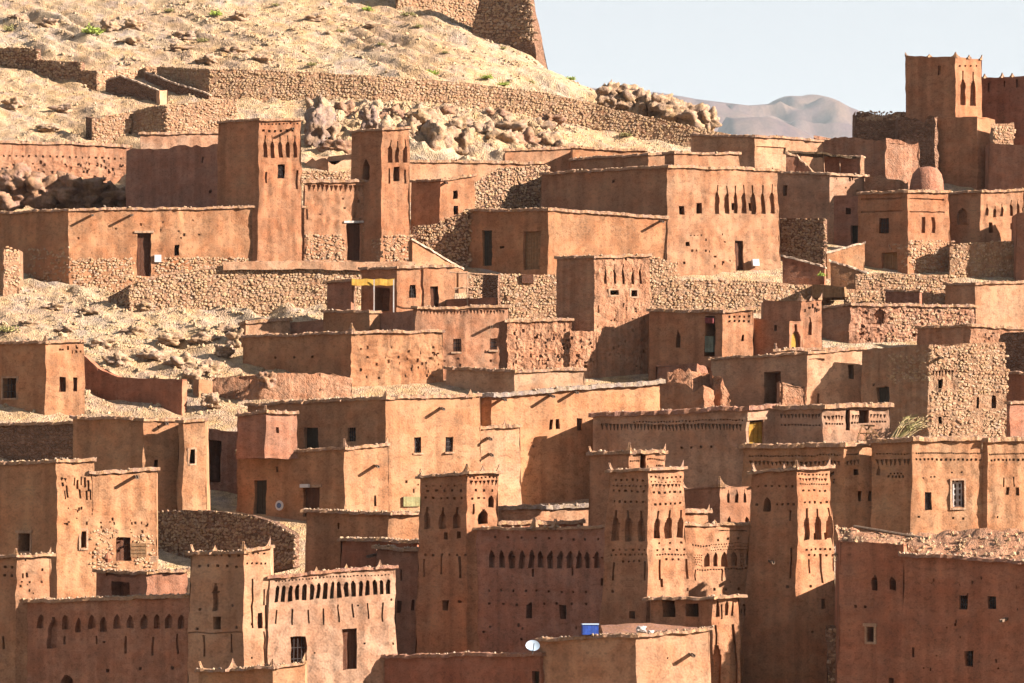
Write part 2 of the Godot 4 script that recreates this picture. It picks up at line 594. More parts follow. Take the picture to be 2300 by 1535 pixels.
# a wall that runs along the ground: columns of [u, top v, bottom v, distance or 0]
func run(cols: Array, m: Material, thick := 0.45, cap := "", stone := 0.0, most := 300, cut := 0.0, cell := 0.5, rough := 1.5, bury := 0.8) -> void:
	var fs := []
	var area := 0.0
	var caps := new_st()
	for i in cols.size() - 1:
		var a = cols[i]
		var b = cols[i + 1]
		if absf(a[0] - b[0]) < 0.5:
			continue
		var da: float = a[3] if a.size() > 3 and a[3] > 0 else gd(a[0], a[2])
		var db: float = b[3] if b.size() > 3 and b[3] > 0 else gd(b[0], b[2])
		var dn := Vector3.DOWN * bury
		var f := face(px(a[0], a[1], da), px(b[0], b[1], db), px(a[0], a[2], da) + dn, px(b[0], b[2], db) + dn)
		facade(f, [], m, cell, rough)
		var st := new_st()
		var o: Vector3 = -f.n * thick
		var k := maxi(1, int(f.W / 0.5))
		for j in k:
			var p0: Vector3 = f.tl.lerp(f.tr, float(j) / k)
			var p1: Vector3 = f.tl.lerp(f.tr, float(j + 1) / k)
			quad(st, p0 + disp(p0, rough), p1 + disp(p1, rough), p1 + o + disp(p1, rough), p0 + o + disp(p0, rough))
		quad(st, f.br + o, f.bl + o, f.tl + o, f.tr + o)
		quad(st, f.bl + o, f.bl, f.tl, f.tl + o)
		quad(st, f.br, f.br + o, f.tr + o, f.tr)
		commit(st, "wall_core", m)
		if cap:
			eave([f.tl, f.tr], [f.n], M[cap], 0.07, 0.1, 0.0)
		f.area = f.W * f.H
		area += f.area
		fs.append(f)
	if stone > 0.0:
		for f in fs:
			stones(f, 0.0, bury * 0.3, f.W, f.H, stone, int(most * f.area / area), cut)

# ---------- materials ----------
func layer(w: int, h: int, freq: float, sd: int, octaves := 4, kind := FastNoiseLite.TYPE_SIMPLEX_SMOOTH, ret := -1) -> PackedByteArray:
	var n := FastNoiseLite.new()
	n.seed = sd
	n.noise_type = kind
	n.frequency = freq
	n.fractal_octaves = octaves
	if kind == FastNoiseLite.TYPE_CELLULAR:
		n.fractal_type = FastNoiseLite.FRACTAL_NONE
		n.cellular_return_type = ret
		n.cellular_jitter = 0.9
	var im := n.get_seamless_image(w, h)
	im.convert(Image.FORMAT_L8)
	if h < w:
		im.resize(w, w, Image.INTERPOLATE_CUBIC)
	return im.get_data()
func picture(n: int, fill: Callable) -> ImageTexture:
	var b := PackedByteArray()
	b.resize(n * n * 3)
	for i in n * n:
		var c: Vector3 = fill.call(i)
		b[i * 3] = int(clampf(c.x, 0.0, 1.0) * 255.0)
		b[i * 3 + 1] = int(clampf(c.y, 0.0, 1.0) * 255.0)
		b[i * 3 + 2] = int(clampf(c.z, 0.0, 1.0) * 255.0)
	return ImageTexture.create_from_image(Image.create_from_data(n, n, false, Image.FORMAT_RGB8, b))
func grey(n: int, fill: Callable) -> ImageTexture:
	var b := PackedByteArray()
	b.resize(n * n)
	for i in n * n:
		b[i] = int(clampf(fill.call(i), 0.0, 1.0) * 255.0)
	return ImageTexture.create_from_image(Image.create_from_data(n, n, false, Image.FORMAT_L8, b))
func mat(key: String, c: Color, tex: Texture2D = null, metres := 6.0, bump: Texture2D = null, cm := 0.0, rough := 0.95) -> StandardMaterial3D:
	var m := StandardMaterial3D.new()
	m.resource_name = key
	m.albedo_color = (Color(c.r * 0.53, c.g * 0.485, c.b * 0.50) if c.r < 0.99 else c).linear_to_srgb()
	m.roughness = rough
	m.metallic_specular = 0.25
	m.uv1_triplanar = true
	m.uv1_world_triplanar = true
	m.uv1_scale = Vector3.ONE / metres
	if tex:
		m.albedo_texture = tex
	if bump:
		m.heightmap_enabled = true
		m.heightmap_texture = bump
		m.heightmap_scale = cm
	M[key] = m
	return m
func materials() -> void:
	var n := 512
	var low := layer(n, n, 0.006, 3, 3)
	var mid := layer(n, n, 0.024, 5, 4)
	var fine := layer(n, n, 0.13, 7, 3)
	var streak := layer(n, 24, 0.02, 9, 4)
	var hue := layer(n, n, 0.009, 11, 3)
	var pit := layer(n, n, 0.05, 13, 2)
	var mud := picture(n, func(i):
		var v := 0.86 + (low[i] - 128) / 255.0 * 0.12 + (mid[i] - 128) / 255.0 * 0.12 + (fine[i] - 128) / 255.0 * 0.22 + (streak[i] - 128) / 255.0 * 0.24
		var h := (hue[i] - 128) / 255.0
		if pit[i] > 178:
			v *= 0.86
		if low[i] > 150:  # newer plaster patches
			v *= 1.03
			h -= 0.25
		return Vector3(v * (1.0 + h * 0.04), v * (1.0 - h * 0.08), v * (1.0 - h * 0.16)))
	var mud_up := grey(n, func(i): return 0.5 + (mid[i] - 128) / 255.0 * 0.5 + (fine[i] - 128) / 255.0 * 0.4 + (streak[i] - 128) / 255.0 * 0.15)
	var rough_up := grey(n, func(i): return 0.5 + (mid[i] - 128) / 255.0 * 0.7 + (fine[i] - 128) / 255.0 * 0.5 - (0.25 if pit[i] > 170 else 0.0))
	var border := layer(n, n, 0.04, 21, 1, FastNoiseLite.TYPE_CELLULAR, FastNoiseLite.RETURN_DISTANCE2_SUB)
	var cell := layer(n, n, 0.04, 21, 1, FastNoiseLite.TYPE_CELLULAR, FastNoiseLite.RETURN_CELL_VALUE)
	var rubble := picture(n, func(i):
		var e := smoothstep(4.0, 60.0, float(border[i]))
		var v := lerpf(0.72, 0.78 + (cell[i] - 128) / 255.0 * 0.34, e) + (fine[i] - 128) / 255.0 * 0.2
		return Vector3(v, v * lerpf(0.93, 1.0, e), v * lerpf(0.86, 0.99, e)))
	var rubble_up := grey(n, func(i): return smoothstep(0.0, 90.0, float(border[i])) * 0.75 + (fine[i] - 128) / 255.0 * 0.25)
	var dirt := picture(n, func(i):
		var v := 0.84 + (mid[i] - 128) / 255.0 * 0.4 + (fine[i] - 128) / 255.0 * 0.42
		var h := (hue[i] - 128) / 255.0 + (low[i] - 128) / 400.0
		return Vector3(v * (1.0 + h * 0.05), v, v * (1.0 - h * 0.22)))
	var dirt_up := grey(n, func(i): return 0.5 + (mid[i] - 128) / 255.0 * 0.6 + (fine[i] - 128) / 255.0 * 0.7)
	# mud plaster: base colours before the texture's own 0.7
	mat("mud", Color(0.620, 0.328, 0.172), mud, 7.0, mud_up, 2.8)
	mat("ochre", Color(0.620, 0.342, 0.174), mud, 8.3, mud_up, 2.8)
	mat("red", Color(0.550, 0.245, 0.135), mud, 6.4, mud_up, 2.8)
	mat("rose", Color(0.600, 0.295, 0.168), mud, 7.7, mud_up, 2.8)
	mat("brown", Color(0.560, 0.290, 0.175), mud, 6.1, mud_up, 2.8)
	mat("sand", Color(0.700, 0.432, 0.250), mud, 9.1, mud_up, 2.8)
	mat("rubbly", Color(0.620, 0.345, 0.195), mud, 4.3, rough_up, 8.0)
	mat("rubbly_red", Color(0.540, 0.265, 0.160), mud, 4.1, rough_up, 8.0)
	mat("mortar", Color(0.620, 0.385, 0.220), mud, 3.3, rough_up, 10.0)
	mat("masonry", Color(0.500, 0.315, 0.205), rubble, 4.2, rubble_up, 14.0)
	mat("eave", Color(0.630, 0.400, 0.235), dirt, 2.3, dirt_up, 4.0)
	mat("eave_grey", Color(0.50, 0.41, 0.31), dirt, 2.3, dirt_up, 4.0)
	mat("eave_red", Color(0.540, 0.300, 0.190), dirt, 2.3, dirt_up, 4.0)
	mat("pale", Color(0.660, 0.440, 0.270), mud, 3.0, mud_up, 3.0)
	mat("white", Color(0.80, 0.77, 0.70), mud, 3.0)
	mat("roof", Color(0.45, 0.32, 0.22), dirt, 3.0, dirt_up, 5.0)
	mat("stone_a", Color(0.750, 0.520, 0.305), dirt, 1.3, dirt_up, 3.0)
	mat("stone_b", Color(0.690, 0.440, 0.250), dirt, 1.1, dirt_up, 3.0)
	mat("stone_c", Color(0.790, 0.590, 0.370), dirt, 1.5, dirt_up, 3.0)
	mat("stone_d", Color(0.630, 0.390, 0.225), dirt, 1.2, dirt_up, 3.0)
	mat("rock", Color(0.660, 0.480, 0.300), dirt, 4.0, dirt_up, 12.0)
	mat("rock_red", Color(0.540, 0.340, 0.210), dirt, 4.0, dirt_up, 10.0)
	mat("rock_grey", Color(0.50, 0.37, 0.27), dirt, 4.0, dirt_up, 12.0)
	var g := mat("grain", Color(1, 1, 1), dirt, 1.7, dirt_up, 2.0)
	g.vertex_color_use_as_albedo = true
	var t := mat("hill", Color(1, 1, 1), dirt, 9.0, dirt_up, 14.0)
	t.vertex_color_use_as_albedo = true
	mat("far", Color(1, 1, 1), dirt, 700.0)
	M.far.vertex_color_use_as_albedo = true
	mat("coping", Color(0.82, 0.63, 0.44), mud, 3.0, mud_up, 3.0)
	mat("wood", Color(0.17, 0.075, 0.04), mud, 1.1, mud_up, 1.5, 0.75)
	mat("wood_pale", Color(0.42, 0.25, 0.12), mud, 1.1, mud_up, 1.5, 0.8)
	mat("wood_grey", Color(0.30, 0.22, 0.15), mud, 1.1, mud_up, 1.5, 0.85)
	mat("wood_green", Color(0.09, 0.075, 0.05), mud, 1.1, mud_up, 1.5, 0.8)
	mat("iron", Color(0.06, 0.05, 0.045), null, 1.0, null, 0.0, 0.6)
	mat("yellow", Color(0.62, 0.38, 0.07), mud, 2.0)
	mat("cloth_red", Color(0.36, 0.10, 0.09), mud, 2.0)
	mat("cloth_green", Color(0.26, 0.30, 0.22), mud, 2.0)
	mat("blue", Color(0.03, 0.09, 0.42), mud, 1.0, null, 0.0, 0.6)
	mat("faded_blue", Color(0.16, 0.24, 0.42), mud, 1.0, null, 0.0, 0.7)
	mat("dish", Color(0.42, 0.58, 0.70), null, 1.0, null, 0.0, 0.5)
	mat("tin", Color(0.72, 0.74, 0.70), null, 1.0, null, 0.0, 0.5)
	mat("poster", Color(0.42, 0.40, 0.19), mud, 1.5)
	mat("thatch", Color(0.20, 0.14, 0.08), dirt, 1.4, dirt_up, 8.0)
	mat("straw", Color(0.62, 0.50, 0.26), dirt, 1.0)
	mat("leaf", Color(0.34, 0.46, 0.09), null, 1.0, null, 0.0, 0.8)
	mat("leaf_dry", Color(0.34, 0.33, 0.13), null, 1.0, null, 0.0, 0.8)
	for key in ["mud", "ochre", "red", "rose", "brown", "sand", "rubbly"]:  # every house was dug from its own pit
		var tints := [Vector3(1, 1, 1), Vector3(1.03, 1.0, 0.97), Vector3(0.9, 0.9, 0.95), Vector3(0.98, 0.93, 0.9)]
		for i in 4:
			var v: StandardMaterial3D = M[key].duplicate()
			var c := v.albedo_color.srgb_to_linear()
			v.albedo_color = Color(c.r * tints[i].x, c.g * tints[i].y, c.b * tints[i].z).linear_to_srgb()
			v.uv1_offset = Vector3(i * 0.31, i * 0.17, i * 0.23)
			v.resource_name = "%s_%d" % [key, i]
			M["%s_%d" % [key, i]] = v
	M.leaf.backlight_enabled = true
	M.leaf.backlight = Color(0.25, 0.3, 0.06)

# ---------- rocks, shrubs ----------
func ico(sub: int) -> Array:
	var t := (1.0 + sqrt(5.0)) / 2.0
	var v := [Vector3(-1, t, 0), Vector3(1, t, 0), Vector3(-1, -t, 0), Vector3(1, -t, 0), Vector3(0, -1, t), Vector3(0, 1, t), Vector3(0, -1, -t), Vector3(0, 1, -t), Vector3(t, 0, -1), Vector3(t, 0, 1), Vector3(-t, 0, -1), Vector3(-t, 0, 1)]
	var f := [[0, 11, 5], [0, 5, 1], [0, 1, 7], [0, 7, 10], [0, 10, 11], [1, 5, 9], [5, 11, 4], [11, 10, 2], [10, 7, 6], [7, 1, 8], [3, 9, 4], [3, 4, 2], [3, 2, 6], [3, 6, 8], [3, 8, 9], [4, 9, 5], [2, 4, 11], [6, 2, 10], [8, 6, 7], [9, 8, 1]]
	var tris := []
	for q in f:
		tris.append([v[q[0]].normalized(), v[q[1]].normalized(), v[q[2]].normalized()])
	for s in sub:
		var more := []
		for q in tris:
			var a: Vector3 = ((q[0] + q[1]) / 2).normalized()
			var b: Vector3 = ((q[1] + q[2]) / 2).normalized()
			var c: Vector3 = ((q[2] + q[0]) / 2).normalized()
			more.append_array([[q[0], a, c], [a, q[1], b], [c, b, q[2]], [a, b, c]])
		tris = more
	return tris
func blob(sd: float, sub: int, lumpy: float, boxy: float, smooth := false) -> Mesh:
	var st := new_st()
	st.set_smooth_group(0 if smooth else -1)
	for q in ico(sub):
		for i in [0, 2, 1]:
			var p: Vector3 = q[i]
			var m := maxf(absf(p.x), maxf(absf(p.y), absf(p.z)))
			var r := lerpf(1.0, 0.72 / m, boxy)
			r *= 1.0 + nz.get_noise_3dv(p * 0.9 + Vector3.ONE * sd) * lumpy + (nz.get_noise_3dv(p * 2.7 + Vector3.ONE * sd * 2.0)) * lumpy * 0.45
			if sub > 1:
				r *= 1.0 - absf(nz.get_noise_3dv(Vector3(p.x * 1.3, p.y * 4.5 + p.x * 1.6, p.z * 1.3) + Vector3.ONE * sd)) * 0.26
			st.add_vertex(p * r * 0.5)
	st.generate_normals()
	return st.commit()
func boulder(label: String, group: String, u: float, v: float, w: float, h: float, d := 0.0, m := "rock", k := -1) -> void:
	if d <= 0.0:
		d = gd(u, v + h * 0.42)
	var c := px(u, v, d)
	var s := d / F
	var o := MeshInstance3D.new()
	o.name = numbered("boulder")
	o.mesh = boulder_shapes[(k if k >= 0 else rng.randi()) % boulder_shapes.size()]
	o.material_override = M[m]
	add_child(o)
	o.position = c
	o.basis = Basis.from_euler(Vector3(0, rng.randf() * TAU, rng.randf_range(-0.45, -0.1))).scaled(Vector3(w * s * 1.12, h * s * 1.25, (w + h) * 0.55 * s))
	o.set_meta("label", label)
	o.set_meta("category", "boulder")
	o.set_meta("group", group)
var shrub_shapes := []
func shrub_mesh(sd: int, n: int) -> Mesh:
	var g := RandomNumberGenerator.new()
	g.seed = sd
	var st := new_st()
	st.set_smooth_group(-1)
	for i in n:
		var dir := Vector3(g.randfn(), absf(g.randfn()) * 0.8, g.randfn()).normalized()
		var p := dir * pow(g.randf(), 0.5) * 0.5 * Vector3(1, 0.8, 1) * (0.75 + 0.4 * sin(dir.x * 5.0 + sd) * cos(dir.z * 4.0))
		var a := Vector3(g.randfn(), g.randfn() + 0.6, g.randfn()).normalized() * g.randf_range(0.05, 0.11)
		var b := a.cross(Vector3(g.randfn(), g.randfn(), g.randfn())).normalized() * 0.035
		for q in [p - b, p + a, p + b, p - b, p + b, p - a * 0.3]:
			st.add_vertex(q)
	st.generate_normals()
	return st.commit()
func shrub(label: String, u: float, v: float, w: float, h: float, m := "leaf") -> void:
	var d := gd(u, v)
	var p := px(u, v, d)
	p.y = gh(p.x, p.z)
	begin("shrub", label, "shrub", p, "shrubs on the hillside")
	var o := MeshInstance3D.new()
	o.name = "foliage"
	o.mesh = shrub_shapes[rng.randi() % shrub_shapes.size()]
	o.material_override = M[m]
	cur.add_child(o)
	w *= 1.35
	h *= 1.35
	o.position = Vector3.UP * h * d / F * 0.12
	o.basis = Basis.from_euler(Vector3(0, rng.randf() * TAU, 0)).scaled(Vector3(w, h * 1.3, w) * d / F * 1.1)
	var st := new_st()
	for i in 4:
		var e := p + Vector3(rng.randf_range(-0.2, 0.2), 0.35, rng.randf_range(-0.2, 0.2)) * h * d / F
		tube(st, [p - Vector3.UP * 0.1, e], [0.03, 0.012], 4)
	commit(st, "stem", M.wood_grey)

func _ready() -> void:
	# camera, sky, sun, exposure
	var cam := Camera3D.new()
	cam.name = "camera"
	cam.projection = Camera3D.PROJECTION_FRUSTUM
	cam.near = 1.0
	cam.far = 30000.0
	cam.size = 1535.0 / F
	cam.frustum_offset = Vector2(0.0, (VH - 767.5) / F)
	cam.position = Vector3(0, CY, 0)
	add_child(cam)
	cam.current = true
	var env := Environment.new()
	env.background_mode = Environment.BG_SKY
	var sm := ProceduralSkyMaterial.new()
	sm.sky_top_color = Color(0.094, 0.108, 0.132).linear_to_srgb()
	sm.sky_horizon_color = Color(0.143, 0.149, 0.153).linear_to_srgb()
	sm.sky_curve = 0.33
	sm.ground_horizon_color = Color(0.14, 0.105, 0.075).linear_to_srgb()
	sm.ground_bottom_color = Color(0.10, 0.07, 0.05).linear_to_srgb()
	env.sky = Sky.new()
	env.sky.sky_material = sm
	env.tonemap_mode = Environment.TONE_MAPPER_LINEAR
	env.tonemap_exposure = 4.95
	env.sdfgi_enabled = true
	env.ssao_enabled = true
	env.ssil_enabled = true
	env.fog_enabled = true
	env.fog_density = 0.00002
	env.fog_light_color = Color(0.82, 0.88, 0.92)
	var we := WorldEnvironment.new()
	we.name = "environment"
	we.environment = env
	add_child(we)
	var sun := DirectionalLight3D.new()
	sun.name = "sun"
	sun.light_energy = 1.6
	sun.light_color = Color(1.0, 0.88, 0.765).linear_to_srgb()
	sun.light_angular_distance = 0.5
	sun.shadow_enabled = true
	add_child(sun)
	sun.look_at_from_position(Vector3(0.852, 0.375, 0.365) * 100.0, Vector3.ZERO)

	nz.noise_type = FastNoiseLite.TYPE_SIMPLEX_SMOOTH
	nz.frequency = 1.0
	nz.fractal_type = FastNoiseLite.FRACTAL_NONE
	nz.seed = 4
	rng.seed = 20
	materials()
	for i in 7:
		stone_shapes.append(blob(3.0 + i * 7.7, 1 if i % 2 else 0, 0.5, 0.55))
	stone_shapes[0] = blob(3.3, 1, 0.5, 0.55)
	for i in 6:
		boulder_shapes.append(blob(11.0 + i * 5.3, 3, 0.55, 0.6, true))
	pebble_shape = blob(1.7, 0, 0.5, 0.3)
	for i in 3:
		shrub_shapes.append(shrub_mesh(i + 3, 420))
	setting()
	hill_walls()
	upper_row()
	right_upper()
	middle_row()
	lower_row()
	front_row()
	small_things()

func sheet(called: String, xs: Array, zs: Array, y: Callable, tone: Callable, m: Material) -> MeshInstance3D:
	var nx := xs.size()
	var nzz := zs.size()
	var v := PackedVector3Array()
	var c := PackedColorArray()
	var ix := PackedInt32Array()
	for z in zs:
		for x in xs:
			var h: float = y.call(x, z)
			v.append(Vector3(x, h, z))
			c.append(tone.call(x, h, z))
	for j in nzz - 1:
		for i in nx - 1:
			var a := j * nx + i
			ix.append_array([a, a + nx + 1, a + nx, a, a + 1, a + nx + 1])
	var nn := PackedVector3Array()
	nn.resize(v.size())
	for j in nzz:
		for i in nx:
			var l := v[j * nx + maxi(i - 1, 0)]
			var r := v[j * nx + mini(i + 1, nx - 1)]
			var b := v[maxi(j - 1, 0) * nx + i]
			var f := v[mini(j + 1, nzz - 1) * nx + i]
			var n := (r - l).cross(b - f).normalized()
			nn[j * nx + i] = n if n.y > 0.0 else -n
	var arr := []
	arr.resize(Mesh.ARRAY_MAX)
	arr[Mesh.ARRAY_VERTEX] = v
	arr[Mesh.ARRAY_NORMAL] = nn
	arr[Mesh.ARRAY_COLOR] = c
	arr[Mesh.ARRAY_INDEX] = ix
	var am := ArrayMesh.new()
	am.add_surface_from_arrays(Mesh.PRIMITIVE_TRIANGLES, arr)
	am.surface_set_material(0, m)
	var o := MeshInstance3D.new()
	o.name = called
	o.mesh = am
	o.set_meta("kind", "structure")
	add_child(o)
	return o
func steps(stops: Array) -> Array:  # [from, to, step], ...
	var out := []
	for s in stops:
		var x: float = s[0]
		while (x < s[1] - 1e-4) if s[2] > 0 else (x > s[1] + 1e-4):
			out.append(x)
			x += s[2]
	out.append(stops[-1][1])
	return out

func setting() -> void:
	var tone := func(x: float, y: float, z: float) -> Color:
		var a := nz.get_noise_2d(x * 0.06, z * 0.06 + y * 0.05)
		var b := nz.get_noise_2d(x * 0.35 + 9.0, (y + 0.42 * x) * 0.9)
		var c := Color(0.78, 0.56, 0.345).lerp(Color(0.68, 0.53, 0.37), smoothstep(-0.2, 0.55, a))
		c = c.lerp(Color(0.70, 0.46, 0.26), smoothstep(0.15, 0.6, b) * 0.7)
		c = c.lerp(Color(0.64, 0.43, 0.26), smoothstep(0.0, 0.5, nz.get_noise_2d(x * 0.045 + 50.0, z * 0.045)) * 0.6)
		return Color(c.r * 0.55, c.g * 0.53, c.b * 0.52)
	sheet("hillside", steps([[-260.0, -48.0, 6.0], [-48.0, 46.0, 0.4], [46.0, 260.0, 6.0]]), steps([[-520.0, -352.0, 6.0], [-352.0, -226.0, 0.4], [-226.0, -130.0, 1.5]]), gh, tone, M.hill)
	sheet("ground", steps([[-12000.0, 12000.0, 1000.0]]), steps([[-14000.0, 1000.0, 1000.0]]), func(x, z): return -0.6, func(x, y, z): return Color(0.20, 0.15, 0.095), M.hill)
	# the table mountain far behind: its ridge as seen, then its foot
	var ridge := [[-6000.0, 330.0], [900.0, 200.0], [1300.0, 195.0], [1480.0, 208.0], [1560.0, 222.0], [1680.0, 237.0], [1732.0, 233.0], [1740.0, 224.0], [1768.0, 215.0], [1800.0, 216.0], [1820.0, 211.0], [1850.0, 217.0], [1885.0, 238.0], [1915.0, 250.0], [2000.0, 268.0], [2300.0, 300.0], [3000.0, 330.0], [8000.0, 400.0]]
	var spur := [[-6000.0, 900.0], [1400.0, 600.0], [1560.0, 250.0], [1640.0, 262.0], [1720.0, 290.0], [1800.0, 330.0], [1900.0, 420.0], [8000.0, 900.0]]
	var far_y := func(xx: float, zz: float) -> float:
		var x := xx / 3.5
		var z := zz / 3.5
		var u := 1150.0 + x / 3400.0 * F
		var top := CY + (VH - tab(ridge, u)) / F * 3400.0
		var k := clampf((-z - 2500.0) / 900.0, 0.0, 1.0)
		var y := top * (0.32 * k + 0.68 * smoothstep(0.25, 1.0, k))
		var q := y / 38.0 + nz.get_noise_2d(x * 0.004, z * 0.004) * 1.2
		y += (floorf(q) + smoothstep(0.0, 0.45, q - floorf(q)) - q) * 30.0 * smoothstep(0.1, 0.4, k) * (1.0 - smoothstep(0.93, 1.0, k))
		y += (nz.get_noise_2d(x * 0.008, z * 0.008) * 14.0 + nz.get_noise_2d(x * 0.03, z * 0.03) * 9.0) * k * (1.0 - smoothstep(0.9, 1.0, k))
		var s := CY + (VH - tab(spur, u)) / F * 2900.0
		var w := 1.0 - smoothstep(0.0, 330.0, absf(-z - 2900.0))
		y = maxf(y, s * w + nz.get_noise_2d(x * 0.012, z * 0.012) * 9.0 * w)
		if -z < 3400.0:
			y = minf(y, CY + (top - CY) * (-z / 3400.0) - (3400.0 + z) * 0.006)
		if -z > 3400.0:
			y *= 1.0 - 0.25 * smoothstep(3400.0, 3900.0, -z)
		return CY + (y - CY) * 3.5
	sheet("mountain", steps([[-3200.0, 200.0, 150.0], [200.0, 1470.0, 17.0], [1470.0, 5000.0, 150.0]]), steps([[-13650.0, -11900.0, 280.0], [-11900.0, -8680.0, 49.0]]), far_y, func(x, y, z): return Color(0.078, 0.046, 0.045).lerp(Color(0.115, 0.074, 0.062), smoothstep(-0.25, 0.35, nz.get_noise_2d(x * 0.0012, y * 0.022) + 0.4 * nz.get_noise_2d(x * 0.006, y * 0.01 + z * 0.004))), M.far)
	# loose stones on the open slopes: past counting
	var peb := []
	for i in 17000:
		var u := rng.randf_range(-120.0, 1640.0)
		var v := rng.randf_range(-30.0, 345.0)
		if i % 3 == 0:
			u = rng.randf_range(-120.0, 780.0)
			v = rng.randf_range(600.0, 930.0)
		if i % 7 == 0:
			u = rng.randf_range(680.0, 1300.0)
			v = rng.randf_range(225.0, 345.0)
		var d := dv(v) + 12.0 * smoothstep(820.0, 1660.0, u)
		var p := px(u, v, d)
		p.y = gh(p.x, p.z)
		if nz.get_noise_2d(p.x * 0.25, p.z * 0.25 + p.y * 0.2) < -0.12 and i % 4:
			continue
		var s := rng.randf_range(0.06, 0.19) * (1.0 if rng.randf() > 0.06 else 2.2)
		peb.append(Transform3D(Basis.from_euler(Vector3(rng.randf() * 6.0, rng.randf() * 6.0, rng.randf() * 6.0)) * Basis.from_scale(Vector3(s * 1.4, s * 0.8, s)), p))
	for i in 16000:  # stones gather along the ledges
		var u := rng.randf_range(-120.0, 1250.0)
		var v := rng.randf_range(-30.0, 150.0)
		if i % 3 == 0:
			u = rng.randf_range(150.0, 620.0)
			v = rng.randf_range(690.0, 880.0)
		var p := px(u, v, dv(v) + 12.0 * smoothstep(820.0, 1660.0, u))
		p.y = gh(p.x, p.z)
		if absf(nz.get_noise_3d(p.x * 0.06, (p.y + 0.5 * p.x) * 0.5, p.z * 0.04)) > 0.1 or nz.get_noise_2d(p.x * 0.12, p.z * 0.12) < -0.1:
			continue
		var s := rng.randf_range(0.08, 0.3)
		peb.append(Transform3D(Basis.from_euler(Vector3(rng.randf() * 6.0, rng.randf() * 6.0, rng.randf() * 6.0)) * Basis.from_scale(Vector3(s * 1.5, s * 0.8, s)), p + Vector3.UP * s * 0.1))
	swarm("loose_stones", peb, stone_shapes[0], self, Color(0.32, 0.225, 0.135), Color(0.42, 0.305, 0.19))
	get_node("loose_stones").set_meta("label", "loose pale stones scattered over the open hillside")
	get_node("loose_stones").set_meta("category", "stones")

